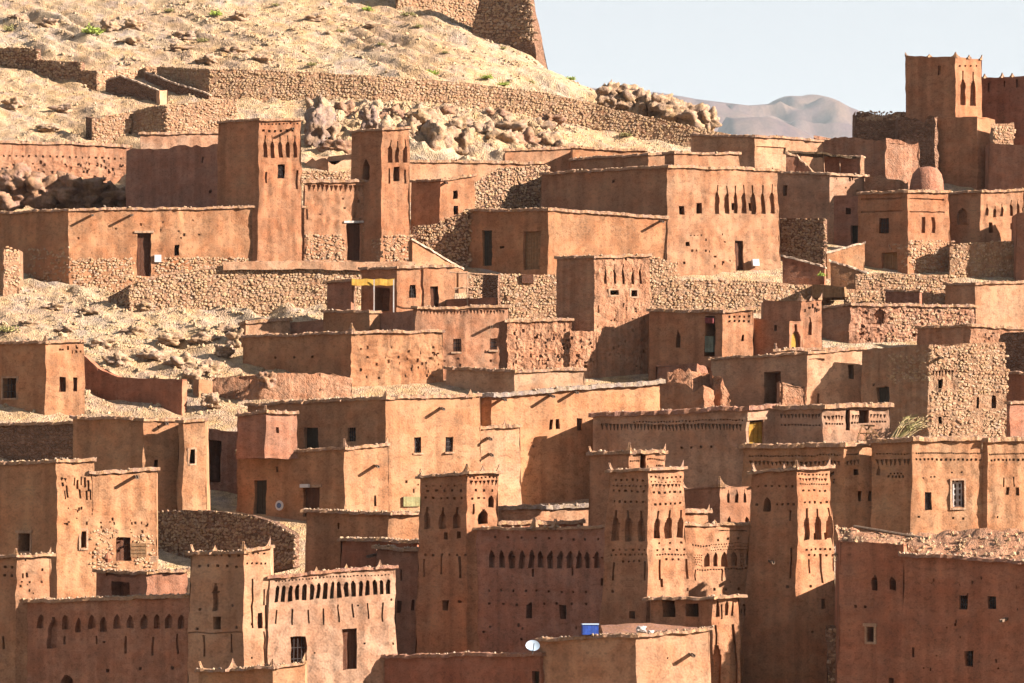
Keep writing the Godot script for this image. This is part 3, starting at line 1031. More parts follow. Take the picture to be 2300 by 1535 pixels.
# ---------- walls and rocks of the open hill ----------
func hill_walls() -> void:
	begin("hilltop_tower", "dark battered stone tower at the hilltop against the sky", "tower", at(1180, 60, 322.0))
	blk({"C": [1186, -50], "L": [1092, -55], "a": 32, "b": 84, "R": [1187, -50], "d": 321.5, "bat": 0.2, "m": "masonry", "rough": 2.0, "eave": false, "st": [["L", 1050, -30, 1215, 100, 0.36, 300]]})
	begin("hilltop_wall", "sunlit stone wall cut off by the picture's upper edge", "wall", at(980, 20, 328.0))
	run([[890, -60, 30, 328.0], [960, -60, 45, 328.4], [1098, -60, 90, 329.0]], M.sand, 0.6, "", 0.34, 220)
	begin("stepped_wall", "shaded dark stone wall stepping down the slope at far upper edge", "wall", at(100, 170, 307.0))
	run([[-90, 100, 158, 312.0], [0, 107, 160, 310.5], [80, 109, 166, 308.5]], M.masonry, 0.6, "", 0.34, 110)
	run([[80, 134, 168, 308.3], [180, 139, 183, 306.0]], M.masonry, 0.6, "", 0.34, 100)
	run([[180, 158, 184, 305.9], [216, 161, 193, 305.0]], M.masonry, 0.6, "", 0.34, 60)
	begin("terrace_wall", "short sunlit stone wall between stepped wall and stair parapet", "wall", at(260, 175, 305.5))
	run([[216, 158, 186, 305.0], [262, 158, 180, 306.0], [345, 150, 172, 307.6]], M.mortar, 0.5, "", 0.33, 120)
	begin("stair_parapet", "dark sloping parapet with pale coping and a lit end post", "wall", at(320, 215, 302.0))
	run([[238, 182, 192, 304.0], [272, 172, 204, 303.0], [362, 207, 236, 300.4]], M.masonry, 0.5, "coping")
	run([[358, 203, 232, 300.2], [376, 203, 232, 300.6]], M.sand, 0.5)
	begin("ramp_parapet", "dark wedge shaped parapet beside the ramp with pale coping", "wall", at(400, 210, 303.0))
	run([[326, 164, 180, 306.5], [400, 190, 226, 303.0], [468, 214, 222, 301.6]], M.masonry, 0.5, "coping")
	run([[326, 150, 182, 306.6], [354, 150, 172, 306.9]], M.mortar, 0.5, "", 0.33, 30)
	begin("retaining_wall", "long sunlit stone retaining wall running across the upper hillside", "wall", at(900, 220, 301.0))
	run([[352, 150, 178, 306.0], [470, 154, 217, 302.0], [600, 158, 218, 301.7], [720, 163, 219, 301.5], [840, 171, 222, 301.2], [960, 180, 230, 301.6], [1100, 192, 245, 302.0], [1230, 211, 268, 302.2], [1330, 232, 284, 302.2], [1450, 262, 312, 301.5], [1560, 286, 334, 300.6], [1660, 306, 352, 300.0]], M.mortar, 0.6, "", 0.31, 300)
	begin("corner_wall", "sunlit stone terrace corner with one dark face above the long ochre house", "wall", at(370, 300, 291.0))
	blk({"C": [370, 236], "L": [288, 251], "R": [527, 221], "d": 289.6, "a": 33, "b": 12, "m": "mortar", "eave": false, "rough": 2.0, "st": [["R", 370, 222, 527, 300, 0.33, 220], ["L", 288, 240, 370, 318, 0.33, 80]]})
	begin("terrace_wall", "low sunlit stone wall just left of the dark terrace corner", "wall", at(250, 300, 294.0))
	run([[206, 270, 326, 290.4], [290, 250, 324, 291.0]], M.mortar, 0.5, "", 0.33, 150)
	run([[192, 262, 300, 292.4], [214, 266, 320, 290.5]], M.masonry, 0.5)
	# rocks of the ledge
	var ledge := [[718, 262, 58, 70], [742, 300, 50, 60], [826, 268, 44, 46], [772, 250, 60, 34], [700, 300, 40, 50], [760, 335, 80, 34], [880, 262, 60, 40], [950, 270, 70, 46], [925, 305, 54, 60], [985, 310, 70, 66], [1045, 318, 60, 50], [1030, 285, 60, 36], [1090, 300, 62, 44], [1130, 318, 70, 46], [1180, 320, 66, 44], [1235, 318, 60, 38], [1150, 285, 70, 40], [1210, 290, 64, 36], [1262, 330, 46, 30], [960, 340, 60, 34], [1080, 340, 70, 30], [855, 300, 46, 40], [1000, 255, 60, 28], [880, 330, 40, 40], [1120, 262, 56, 28]]
	for b in ledge:
		boulder("pale weathered boulder of the rocky ledge above the twin towers", "boulders of the rocky ledge", b[0], b[1], b[2], b[3], gd(b[0], minf(b[1] + b[3] * 0.5, 345.0)), "rock" if b[0] % 4 else "rock_red")
	for b in [[712, 290, 70, 90], [830, 272, 40, 50]]:
		boulder("dark upright boulder among pale ledge rocks", "dark ledge boulders", b[0], b[1], b[2], b[3], gd(b[0], 335.0), "rock_grey")
	for b in [[1240, 270, 50, 26], [1225, 275, 34, 22]]:
		boulder("small reddish boulder at the foot of the long retaining wall", "reddish boulders below the wall", b[0], b[1], b[2], b[3], 298.5, "rock_red")
	for b in [[1365, 212, 48, 44], [1392, 226, 60, 44], [1430, 232, 58, 56], [1462, 240, 44, 50], [1410, 205, 50, 26]]:
		boulder("jagged boulder on the crest above the retaining wall's end", "jagged crest boulders", b[0], b[1], b[2], b[3], 306.0)
	for b in [[1510, 250, 80, 46], [1555, 262, 78, 48], [1592, 270, 48, 40], [1480, 232, 50, 34]]:
		boulder("long layered boulder where the crest drops to the houses", "layered boulders at the crest's end", b[0], b[1], b[2], b[3], 305.0, "rock")
	for b in [[245, 60, 40, 26], [300, 55, 50, 28], [40, 44, 46, 20], [110, 54, 44, 20], [420, 80, 50, 18], [540, 38, 40, 18], [520, 114, 50, 18], [590, 134, 46, 20], [470, 134, 44, 20], [30, 234, 40, 26], [140, 244, 44, 18], [705, 42, 46, 12], [300, 94, 50, 16], [400, 108, 44, 16], [110, 289, 50, 16], [840, 58, 44, 10]]:
		boulder("half buried pale boulder on the open upper slope", "boulders on the open slope", b[0], b[1], b[2], b[3])
	for b in [[230, 770, 50, 24], [300, 745, 44, 20], [380, 762, 60, 26], [455, 765, 56, 26], [500, 790, 44, 30], [340, 800, 60, 30], [270, 812, 50, 30], [410, 815, 60, 32], [470, 830, 50, 34], [240, 845, 44, 26], [430, 850, 44, 36], [120, 690, 40, 14], [200, 700, 44, 14], [330, 690, 40, 16], [60, 730, 44, 16], [510, 740, 40, 24], [150, 740, 40, 16], [530, 762, 40, 40], [455, 875, 40, 30]]:
		boulder("tan boulder on the slope below the ochre house with tall brown door", "boulders on the lower slope", b[0], b[1], b[2], b[3])
	for b in [[165, 432, 118, 70], [95, 428, 96, 60], [40, 410, 90, 60], [20, 445, 90, 50], [200, 455, 60, 40], [255, 440, 60, 46], [288, 460, 40, 24]]:
		boulder("big brown boulder behind the flat roof of the ochre house", "boulders behind the ochre house", b[0], b[1], b[2], b[3], 271.0, "rock_red")

# ---------- the ochre row with two towers, and the big house ----------
func upper_row() -> void:
	begin("mud_house", "long reddish house with pitted lower wall below stone terraces", "house", at(290, 400, 281.0))
	blk({"C": [-70, 318], "R": [294, 330], "d": 279.5, "b": 13, "m": "mud", "deep": 5, "hr": [["h", 0, 280, [349, 357], 19, 4.5], ["p", 5, 362, 275, 405, 60, 3]], "rough": 1.6, "thick": 0.16})
	begin("low_house", "low pale plastered house wall with dark eave behind shaded wall", "house", at(400, 330, 277.0))
	blk({"C": [314, 302], "R": [492, 300], "d": 275.0, "b": 6, "m": "sand", "deep": 3})
	begin("mud_house", "tall shaded blank wall joined to the five-niche tower", "house", at(400, 440, 265.0))
	blk({"C": [494, 322], "L": [284, 332], "R": [500, 322], "a": 32.5, "b": 60, "d": 261.4, "back": 7.0, "m": "brown", "jag": 0.22, "hl": [["s", 456, 345, 358, 4], ["w", 470, 425, 477, 432]]})
	begin("mud_house", "long ochre house on stone base with tall brown door", "house", at(155, 640, 258.0))
	blk({"C": [155, 474], "L": [-70, 484], "R": [689, 466], "d": 258.0, "a": 33, "b": 4, "m": "ochre", "thick": 0.12,
		"hr": [["d", 307, 524, 340, 620, "wood", "l"], ["w", 392, 551, 402, 576], ["p", 170, 490, 660, 570, 14, 9]], "sp": [["R", 208, 484], ["R", 296, 484]], "st": [["R", 157, 577, 600, 655, 0.30, 260], ["L", 60, 560, 155, 640, 0.3, 40, 0.5]]})
	var f := face(px(155, 474, 258.0), px(689, 466, 259.1), px(155, 640, 258.0), px(689, 640, 259.1))
	var st := new_st()
	var r := rect(f, 347, 573, 362, 589)
	box_on(st, f, r[0], r[1], r[2], r[3], 0.0, 0.18)
	commit(st, "meter_box", M.tin)
	begin("mud_tower", "square tower with five keyhole niches and small square window", "tower", at(580, 570, 258.7))
	blk({"C": [581, 271], "L": [490, 278], "R": [675, 272], "d": 258.7, "a": 36, "b": 5, "m": "mud", "bat": 0.012,
		"hr": [["h", 582, 672, 279, 11, 3.6], ["h", 585, 664, 295, 6, 5.5], ["k", 596, 305, 355, 9], ["k", 612, 305, 355, 9], ["k", 629, 305, 355, 9], ["k", 645, 305, 355, 9], ["k", 663, 305, 355, 9], ["w", 622, 370, 639, 401, "g"], ["s", 598, 386, 412, 5], ["s", 667, 384, 424, 5]], "sp": [["R", 657, 290, 0.7]]})
	begin("mud_house", "ochre house wall with triangle frieze between the twin towers", "house", at(740, 580, 259.4))
	blk({"C": [685, 411], "R": [852, 409], "d": 259.0, "b": 5, "m": "mud", "deep": 6, "thick": 0.15,
		"hr": [["z", 690, 842, 416, 430, 15], ["d", 778, 501, 811, 584, "wood", "lW"], ["s", 690, 470, 494, 4], ["p", 690, 440, 840, 530, 8, 2]], "st": [["R", 684, 528, 776, 600, 0.28, 160], ["R", 813, 505, 830, 600, 0.24, 40]]})
	begin("mud_tower", "slim square tower with three keyhole niches and arched opening", "tower", at(857, 580, 258.6))
	blk({"C": [857, 293], "L": [790, 298], "R": [918, 291], "d": 258.5, "a": 37, "b": 7, "m": "mud", "bat": 0.014,
		"hr": [["k", 876, 315, 366, 9], ["k", 891, 318, 366, 9], ["k", 909, 314, 366, 9], ["w", 884, 376, 898, 407], ["s", 874, 378, 412, 4], ["s", 911, 381, 412, 4]], "hl": [["A", 820, 357, 408, 17]], "st": [["R", 862, 528, 924, 610, 0.3, 140], ["L", 832, 530, 862, 590, 0.28, 30, 0.3]]})
	begin("stone_pen", "small stone yard wall between the twin towers' tops", "wall", at(740, 400, 281.0))
	run([[676, 384, 420, 281.0], [800, 386, 420, 281.5]], M.mortar, 0.4, "", 0.3, 120)
	begin("ruined_hut", "broken tan hut wall between the towers under the rocks", "ruin", at(750, 385, 283.0))
	blk({"C": [736, 348], "L": [684, 352], "R": [790, 346], "d": 283.5, "m": "sand", "jag": 0.5, "eave": false, "rough": 2.0, "cell": 0.3})
	begin("plaster_wall", "long pale plastered wall behind the small twin-window house", "wall", at(1000, 420, 278.0))
	blk({"C": [916, 364], "R": [1218, 368], "d": 276.5, "b": 8, "m": "sand", "deep": 3, "thick": 0.15})
	begin("low_house", "low ochre wall with dark eave below the ledge rocks", "house", at(1200, 350, 280.0))
	blk({"C": [1136, 340], "R": [1300, 332], "d": 281.0, "b": 6, "m": "ochre", "deep": 3, "thick": 0.15})
	begin("low_house", "second low ochre wall behind the big house's roof", "house", at(1350, 345, 279.0))
	blk({"C": [1286, 334], "R": [1450, 340], "d": 279.0, "b": 6, "m": "ochre", "deep": 3, "thick": 0.13})
	begin("mud_house", "small house with two windows one above the other", "house", at(988, 500, 266.0))
	blk({"C": [988, 406], "L": [924, 409], "R": [1065, 396], "d": 266.0, "a": 36, "b": 12, "m": "mud", "hr": [["w", 1017, 427, 1027, 446], ["w", 1018, 461, 1028, 482]], "sp": [["R", 1000, 412, 0.7]]})
	begin("stone_terrace", "shaded stone terrace wall left of the big seven-niche house", "wall", at(1130, 450, 268.0))
	run([[1062, 414, 480, 268.5], [1120, 378, 480, 268.8], [1226, 370, 480, 269.5]], M.masonry, 0.5, "", 0.3, 200)
	begin("mud_house", "big battered house with seven keyhole niches and brown door", "house", at(1500, 620, 260.0))
	blk({"C": [1500, 376], "L": [1217, 393], "R": [1745, 384], "d": 260.0, "a": 36, "b": 14, "bat": 0.03, "m": "ochre", "thick": 0.15,
		"hr": [["k", 1612, 414, 480, 10], ["k", 1633, 416, 480, 10], ["k", 1653, 416, 480, 10], ["k", 1672, 416, 480, 10], ["k", 1692, 416, 480, 10], ["k", 1712, 416, 480, 10], ["k", 1733, 414, 480, 10], ["w", 1643, 457, 1650, 474], ["w", 1682, 456, 1688, 474], ["w", 1526, 462, 1538, 481], ["w", 1564, 456, 1576, 479], ["w", 1541, 543, 1550, 553], ["d", 1651, 541, 1671, 611, "wood", "s"], ["p", 1510, 520, 1640, 600, 14, 4], ["h", 1550, 1580, 530, 4, 3.0]], "hl": [["s", 1377, 403, 411, 6]]})
	f = face(px(1505, 560, 259.6), px(1750, 560, 261.4), px(1510, 620, 259.5), px(1757, 620, 261.3))
	st = new_st()
	r = rect(f, 1690, 583, 1704, 598)
	box_on(st, f, r[0], r[1], r[2], r[3], -0.15, 0.18)
	commit(st, "meter_box", M.tin)
	blk({"C": [1455, 348], "L": [1284, 360], "R": [1494, 347], "d": 264.0, "a": 32.5, "b": 14, "base": 400, "m": "ochre"})
	blk({"C": [1514, 346], "L": [1494, 348], "R": [1660, 347], "d": 262.5, "a": 36, "b": 14, "base": 395, "m": "ochre"})
	begin("mud_house", "ochre annex with two brown doors on its shaded side", "house", at(1232, 600, 258.8))
	blk({"C": [1232, 474], "L": [1047, 476], "R": [1497, 491], "d": 258.6, "a": 34, "b": 9, "m": "ochre", "em": "eave", "thick": 0.16,
		"hl": [["d", 1083, 517, 1104, 598, "wood_green"], ["d", 1176, 520, 1213, 606, "wood_pale"], ["w", 1122, 553, 1133, 558]], "sp": [["R", 1484, 498, 0.9]]})
	begin("stone_wall", "shaded stone bank under the annex with sloping pale top", "wall", at(1000, 560, 263.0))
	run([[926, 506, 600, 262.5], [985, 501, 600, 262.3], [1052, 470, 600, 262.0]], M.masonry, 0.5, "", 0.3, 160)
	begin("ramp_wall", "orange ramp wall with pale coping running down beside the annex", "wall", at(990, 600, 257.0))
	run([[926, 540, 606, 256.0], [1040, 607, 640, 257.2]], M.ochre, 0.8, "coping")
	run([[1030, 610, 650, 256.1], [1048, 610, 650, 256.3]], M.sand, 0.4)
	begin("terrace_house", "low stone built house front under the twin towers", "house", at(600, 710, 252.0))
	run([[288, 640, 722, 252.4], [380, 618, 720, 252.6], [500, 598, 718, 252.9], [560, 592, 716, 253.0], [735, 590, 712, 253.2], [932, 594, 708, 253.4]], M.mortar, 0.8, "eave", 0.3, 300)
	run([[243, 668, 700, 255.0], [289, 640, 722, 252.4]], M.masonry, 0.6, "", 0.3, 40)
	f = face(px(500, 588, 252.6), px(932, 588, 253.1), px(500, 606, 252.6), px(932, 606, 253.1))
	facade(f, [], M.sand, 0.4, 1.5, 0.0, "plaster_band")
	begin("stone_stub", "small sunlit stone stub beside the ochre house's shaded end", "ruin", at(20, 625, 262.0))
	blk({"C": [8, 548], "R": [40, 560], "L": [-6, 560], "d": 255.5, "a": 36, "b": 14, "m": "mortar", "jag": 0.5, "rough": 2.4, "cell": 0.25, "st": [["R", 8, 560, 40, 640, 0.26, 60]]})
	begin("stone_wall", "sunlit stone wall with dark square hatch below the annex", "wall", at(1150, 720, 250.0))
	run([[1050, 616, 730, 250.4], [1150, 616, 730, 250.5], [1256, 618, 730, 250.7]], M.mortar, 0.6, "", 0.29, 290)
	f = face(px(1050, 616, 250.3), px(1256, 618, 250.6), px(1050, 730, 250.3), px(1256, 730, 250.6))
	st = new_st()
	r = rect(f, 1172, 617, 1198, 637)
	box_on(st, f, r[0], r[1], r[2], r[3], -0.1, 0.12)
	commit(st, "hatch", M.wood)
	begin("stone_wall", "broad sunlit stone terrace wall under the seven-niche house", "wall", at(1650, 700, 251.0))
	run([[1440, 630, 715, 251.3], [1560, 630, 712, 251.4], [1700, 632, 708, 251.6], [1865, 642, 705, 252.0]], M.mortar, 0.8, "", 0.29, 290)
	begin("stone_plinth", "stone plinth at the corner of the seven-niche house", "wall", at(1480, 630, 257.5))
	run([[1446, 574, 650, 257.6], [1518, 592, 650, 257.8]], M.mortar, 0.5, "", 0.29, 110)

# ---------- right upper quarter ----------
func right_upper() -> void:
	begin("kasbah_tower", "tall tower with merlons and two tall niches against the sky", "tower", at(2145, 400, 281.0))
	blk({"C": [2146, 127], "L": [2035, 126], "R": [2206, 134], "d": 281.5, "a": 33, "b": 24, "m": "mud", "eave": false, "bat": 0.0,
		"hl": [["s", 2110, 147, 168, 7]], "hr": [["k", 2164, 160, 236, 13], ["k", 2187, 162, 238, 12], ["h", 2150, 2200, 148, 4, 4]], "horns": [["L", 0.3, 0.3], ["C", 0.42, 0.4], ["R", 0.4, 0.3], [-0.5, 0.2, 0.25], [0.5, 0.25, 0.2]]})
	blk({"C": [2196, 262], "L": [2092, 262], "R": [2236, 268], "d": 279.5, "a": 33, "b": 30, "m": "mud", "eave": false, "rough": 1.8})
	begin("ruined_wall", "dark stone wall top left of the tall tower", "wall", at(2000, 380, 283.0))
	blk({"C": [2044, 252], "L": [1922, 250], "R": [2050, 254], "d": 284.0, "a": 32, "b": 60, "m": "masonry", "jag": 0.4, "rough": 2.0, "st": [["L", 1924, 252, 2040, 272, 0.3, 60]]})
	begin("ruined_wall", "rough dark stone shoulder against the tall tower's foot", "wall", at(2090, 400, 281.0))
	blk({"C": [2100, 262], "L": [2018, 262], "R": [2106, 264], "d": 280.4, "a": 33, "b": 50, "m": "masonry", "jag": 0.7, "rough": 2.4, "cell": 0.3})
	begin("kasbah_wall", "dark red wall with small merlons beside the tall tower", "wall", at(2300, 350, 284.0))
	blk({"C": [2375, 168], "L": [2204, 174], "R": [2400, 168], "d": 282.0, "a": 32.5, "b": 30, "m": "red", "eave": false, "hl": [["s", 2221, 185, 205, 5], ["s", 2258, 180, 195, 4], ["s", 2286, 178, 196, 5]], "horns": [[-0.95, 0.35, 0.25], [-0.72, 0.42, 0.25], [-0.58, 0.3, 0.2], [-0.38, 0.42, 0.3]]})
	begin("stone_stub", "sunlit rough stone stub below the dark red wall", "ruin", at(2250, 320, 279.5))
	blk({"C": [2232, 276], "R": [2278, 276], "L": [2226, 278], "d": 279.0, "b": 12, "m": "mortar", "jag": 0.5, "rough": 2.2, "cell": 0.3, "st": [["R", 2232, 284, 2276, 330, 0.3, 40]]})
	begin("mud_house", "dark shaded house wall below the stone stub", "house", at(2300, 400, 277.0))
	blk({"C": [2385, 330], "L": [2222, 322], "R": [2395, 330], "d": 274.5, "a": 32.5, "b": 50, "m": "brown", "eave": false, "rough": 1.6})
	begin("mud_house", "house with dark front and lit side left of straw awning", "house", at(1697, 380, 275.0))
	blk({"C": [1697, 308], "L": [1554, 306], "R": [1892, 320], "d": 275.0, "a": 33, "b": 14, "m": "sand", "hr": [["b", 1700, 1765, 330, 345]]})
	begin("mud_house", "rough reddish house with sunlit crumbling end wall", "house", at(1990, 400, 273.0))
	blk({"C": [1990, 312], "L": [1828, 304], "R": [2064, 318], "d": 273.5, "a": 33, "b": 14, "m": "rubbly", "eave": false, "rough": 2.0, "cell": 0.3, "jag": 0.3})
	begin("mud_house", "terrace house with sunlit block and straw awning above", "house", at(1862, 540, 267.0))
	blk({"C": [1864, 394], "L": [1746, 386], "R": [1948, 396], "d": 267.5, "a": 33, "b": 12, "m": "sand", "em": "pale", "hl": [["w", 1758, 415, 1768, 440]], "hr": [["p", 1870, 400, 1940, 436, 6, 8]]})
	blk({"C": [1936, 440], "L": [1820, 440], "R": [1945, 440], "d": 266.4, "a": 32, "b": 60, "m": "brown", "eave": false, "hl": [["d", 1912, 506, 1934, 560, "wood_green"], ["w", 1900, 468, 1912, 482]]})
	begin("stone_wall", "shaded stone wall in the gap right of the seven-niche house", "wall", at(1800, 560, 262.5))
	run([[1752, 490, 590, 263.8], [1850, 492, 590, 262.0]], M.masonry, 0.5, "", 0.3, 160)
	begin("domed_tomb", "rounded dark red dome above the banded house", "dome", at(2082, 420, 266.0))
	var st := new_st()
	st.set_smooth_group(0)
	var c := px(2082, 425, 266.0)
	var prof := [[1.18, -2.5], [1.17, 0.0], [1.12, 0.6], [1.0, 1.05], [0.72, 1.38], [0.36, 1.5], [0.0, 1.52]]
	for i in prof.size() - 1:
		for k in 20:
			var p := []
			for q in [[i, k], [i, k + 1], [i + 1, k + 1], [i + 1, k]]:
				var ang: float = TAU * q[1] / 20.0
				var w := c + Vector3(cos(ang) * prof[q[0]][0], prof[q[0]][1], -sin(ang) * prof[q[0]][0] * -1.0)
				p.append(w + disp(w))
			quad(st, p[0], p[1], p[2], p[3])
	commit(st, "dome", M.rubbly_red)
	begin("ruined_wall", "low dark red wall stub left of the dome", "ruin", at(2010, 425, 266.0))
	blk({"C": [2012, 396], "L": [1942, 394], "R": [2040, 408], "d": 266.2, "a": 34, "b": 16, "m": "rubbly", "jag": 0.25, "rough": 2.0, "cell": 0.3})
	begin("mud_house", "banded house on stone base with panelled brown door", "house", at(2040, 610, 261.0))
	blk({"C": [2040, 434], "L": [1929, 437], "R": [2132, 432], "d": 260.6, "a": 34, "b": 11, "m": "mud", "thick": 0.15,
		"hl": [["b", 1936, 2030, 446, 450], ["b", 1936, 2030, 474, 478], ["w", 1974, 490, 1997, 523, "gS"], ["d", 1981, 566, 2016, 620, "wood_pale"]],
		"hr": [["b", 2044, 2124, 446, 450], ["b", 2044, 2124, 475, 478], ["s", 2073, 487, 523, 8], ["s", 2097, 487, 523, 8]], "st": [["R", 2042, 542, 2142, 640, 0.28, 250], ["L", 1995, 545, 2040, 610, 0.28, 30, 0.4]]})
	begin("mud_house", "shaded recess house with five short leaning niches", "house", at(2202, 620, 262.0))
	blk({"C": [2202, 432], "L": [2122, 437], "R": [2300, 428], "d": 261.6, "a": 34, "b": 10, "m": "mud",
		"hl": [["a", 2160, 468, 505, 22]], "hr": [["k", 2217, 458, 486, 7], ["k", 2234, 462, 488, 7], ["k", 2251, 456, 486, 7], ["k", 2271, 448, 484, 7], ["k", 2287, 446, 484, 7], ["w", 2222, 500, 2231, 524], ["w", 2270, 500, 2277, 516]]})
	begin("stone_wall", "sunlit stone base wall below the five short niches", "wall", at(2200, 640, 259.5))
	run([[2134, 548, 660, 259.6], [2210, 546, 660, 259.7], [2284, 540, 660, 259.8]], M.mortar, 0.5, "", 0.28, 290)
	begin("mud_house", "shaded wall corner at the picture's edge beside short niches", "house", at(2300, 640, 257.0))
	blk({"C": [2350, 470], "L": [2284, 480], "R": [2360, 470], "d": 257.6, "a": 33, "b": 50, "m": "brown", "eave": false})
	begin("stone_wall", "sunlit low stone terrace in front of the panelled brown door", "wall", at(2030, 660, 254.0))
	run([[1922, 614, 670, 254.3], [2030, 614, 670, 254.4], [2140, 618, 675, 254.6]], M.mortar, 0.6, "", 0.28, 250)
	begin("ramp_wall", "ochre parapet with pale coping left of the panelled door", "wall", at(1900, 610, 258.0))
	run([[1858, 570, 625, 259.5], [1942, 548, 620, 259.8]], M.ochre, 0.4, "coping")
	run([[1866, 588, 640, 256.0], [1946, 612, 645, 255.2]], M.ochre, 0.4, "coping")
	begin("ramp_wall", "rusty red ramp wall right of the seven-niche house", "wall", at(1800, 610, 256.0))
	run([[1758, 575, 640, 256.5], [1852, 602, 640, 255.5]], M.red, 0.4, "coping")
	begin("mud_house", "stone and mud house with one small dark niche on lit front", "house", at(1910, 760, 246.0))
	blk({"C": [1908, 686], "L": [1844, 694], "R": [2192, 692], "d": 245.6, "a": 34, "b": 6, "m": "rubbly", "rough": 2.4, "cell": 0.3, "em": "eave", "hr": [["a", 1975, 690, 726, 20], ["p", 1915, 700, 2180, 765, 70, 12]], "st": [["R", 1990, 690, 2190, 780, 0.28, 200, 0.35]]})
	begin("stone_wall", "narrow sunlit stone wall with dark trough on top", "wall", at(2000, 690, 250.0))
	run([[1898, 650, 705, 250.2], [2010, 652, 705, 250.3], [2130, 660, 705, 250.5]], M.mortar, 0.5, "", 0.28, 200)
	run([[1990, 655, 674, 249.3], [2066, 656, 674, 247.9]], M.rubbly_red, 0.3, "eave")
	begin("mud_house", "plain sunlit plaster house with dark boxy side", "house", at(2190, 720, 249.0))
	blk({"C": [2190, 640], "L": [2124, 640], "R": [2345, 634], "d": 248.6, "a": 36, "b": 8, "m": "sand"})
	begin("shed", "small weathered plank lean-to on the stone terrace", "shed", at(1860, 655, 251.0))
	blk({"C": [1896, 645], "L": [1826, 640], "R": [1902, 645], "d": 249.5, "a": 33, "b": 40, "m": "wood_pale", "base": 668, "eave": false})
	begin("mud_house", "dark shaded low wall in front of the plain plaster house", "house", at(2180, 780, 242.0))
	blk({"C": [2180, 734], "L": [2062, 738], "R": [2300, 740], "d": 242.2, "a": 33, "b": 8, "m": "rubbly", "rough": 1.8, "hr": [["p", 2190, 745, 2290, 770, 12, 5]]})

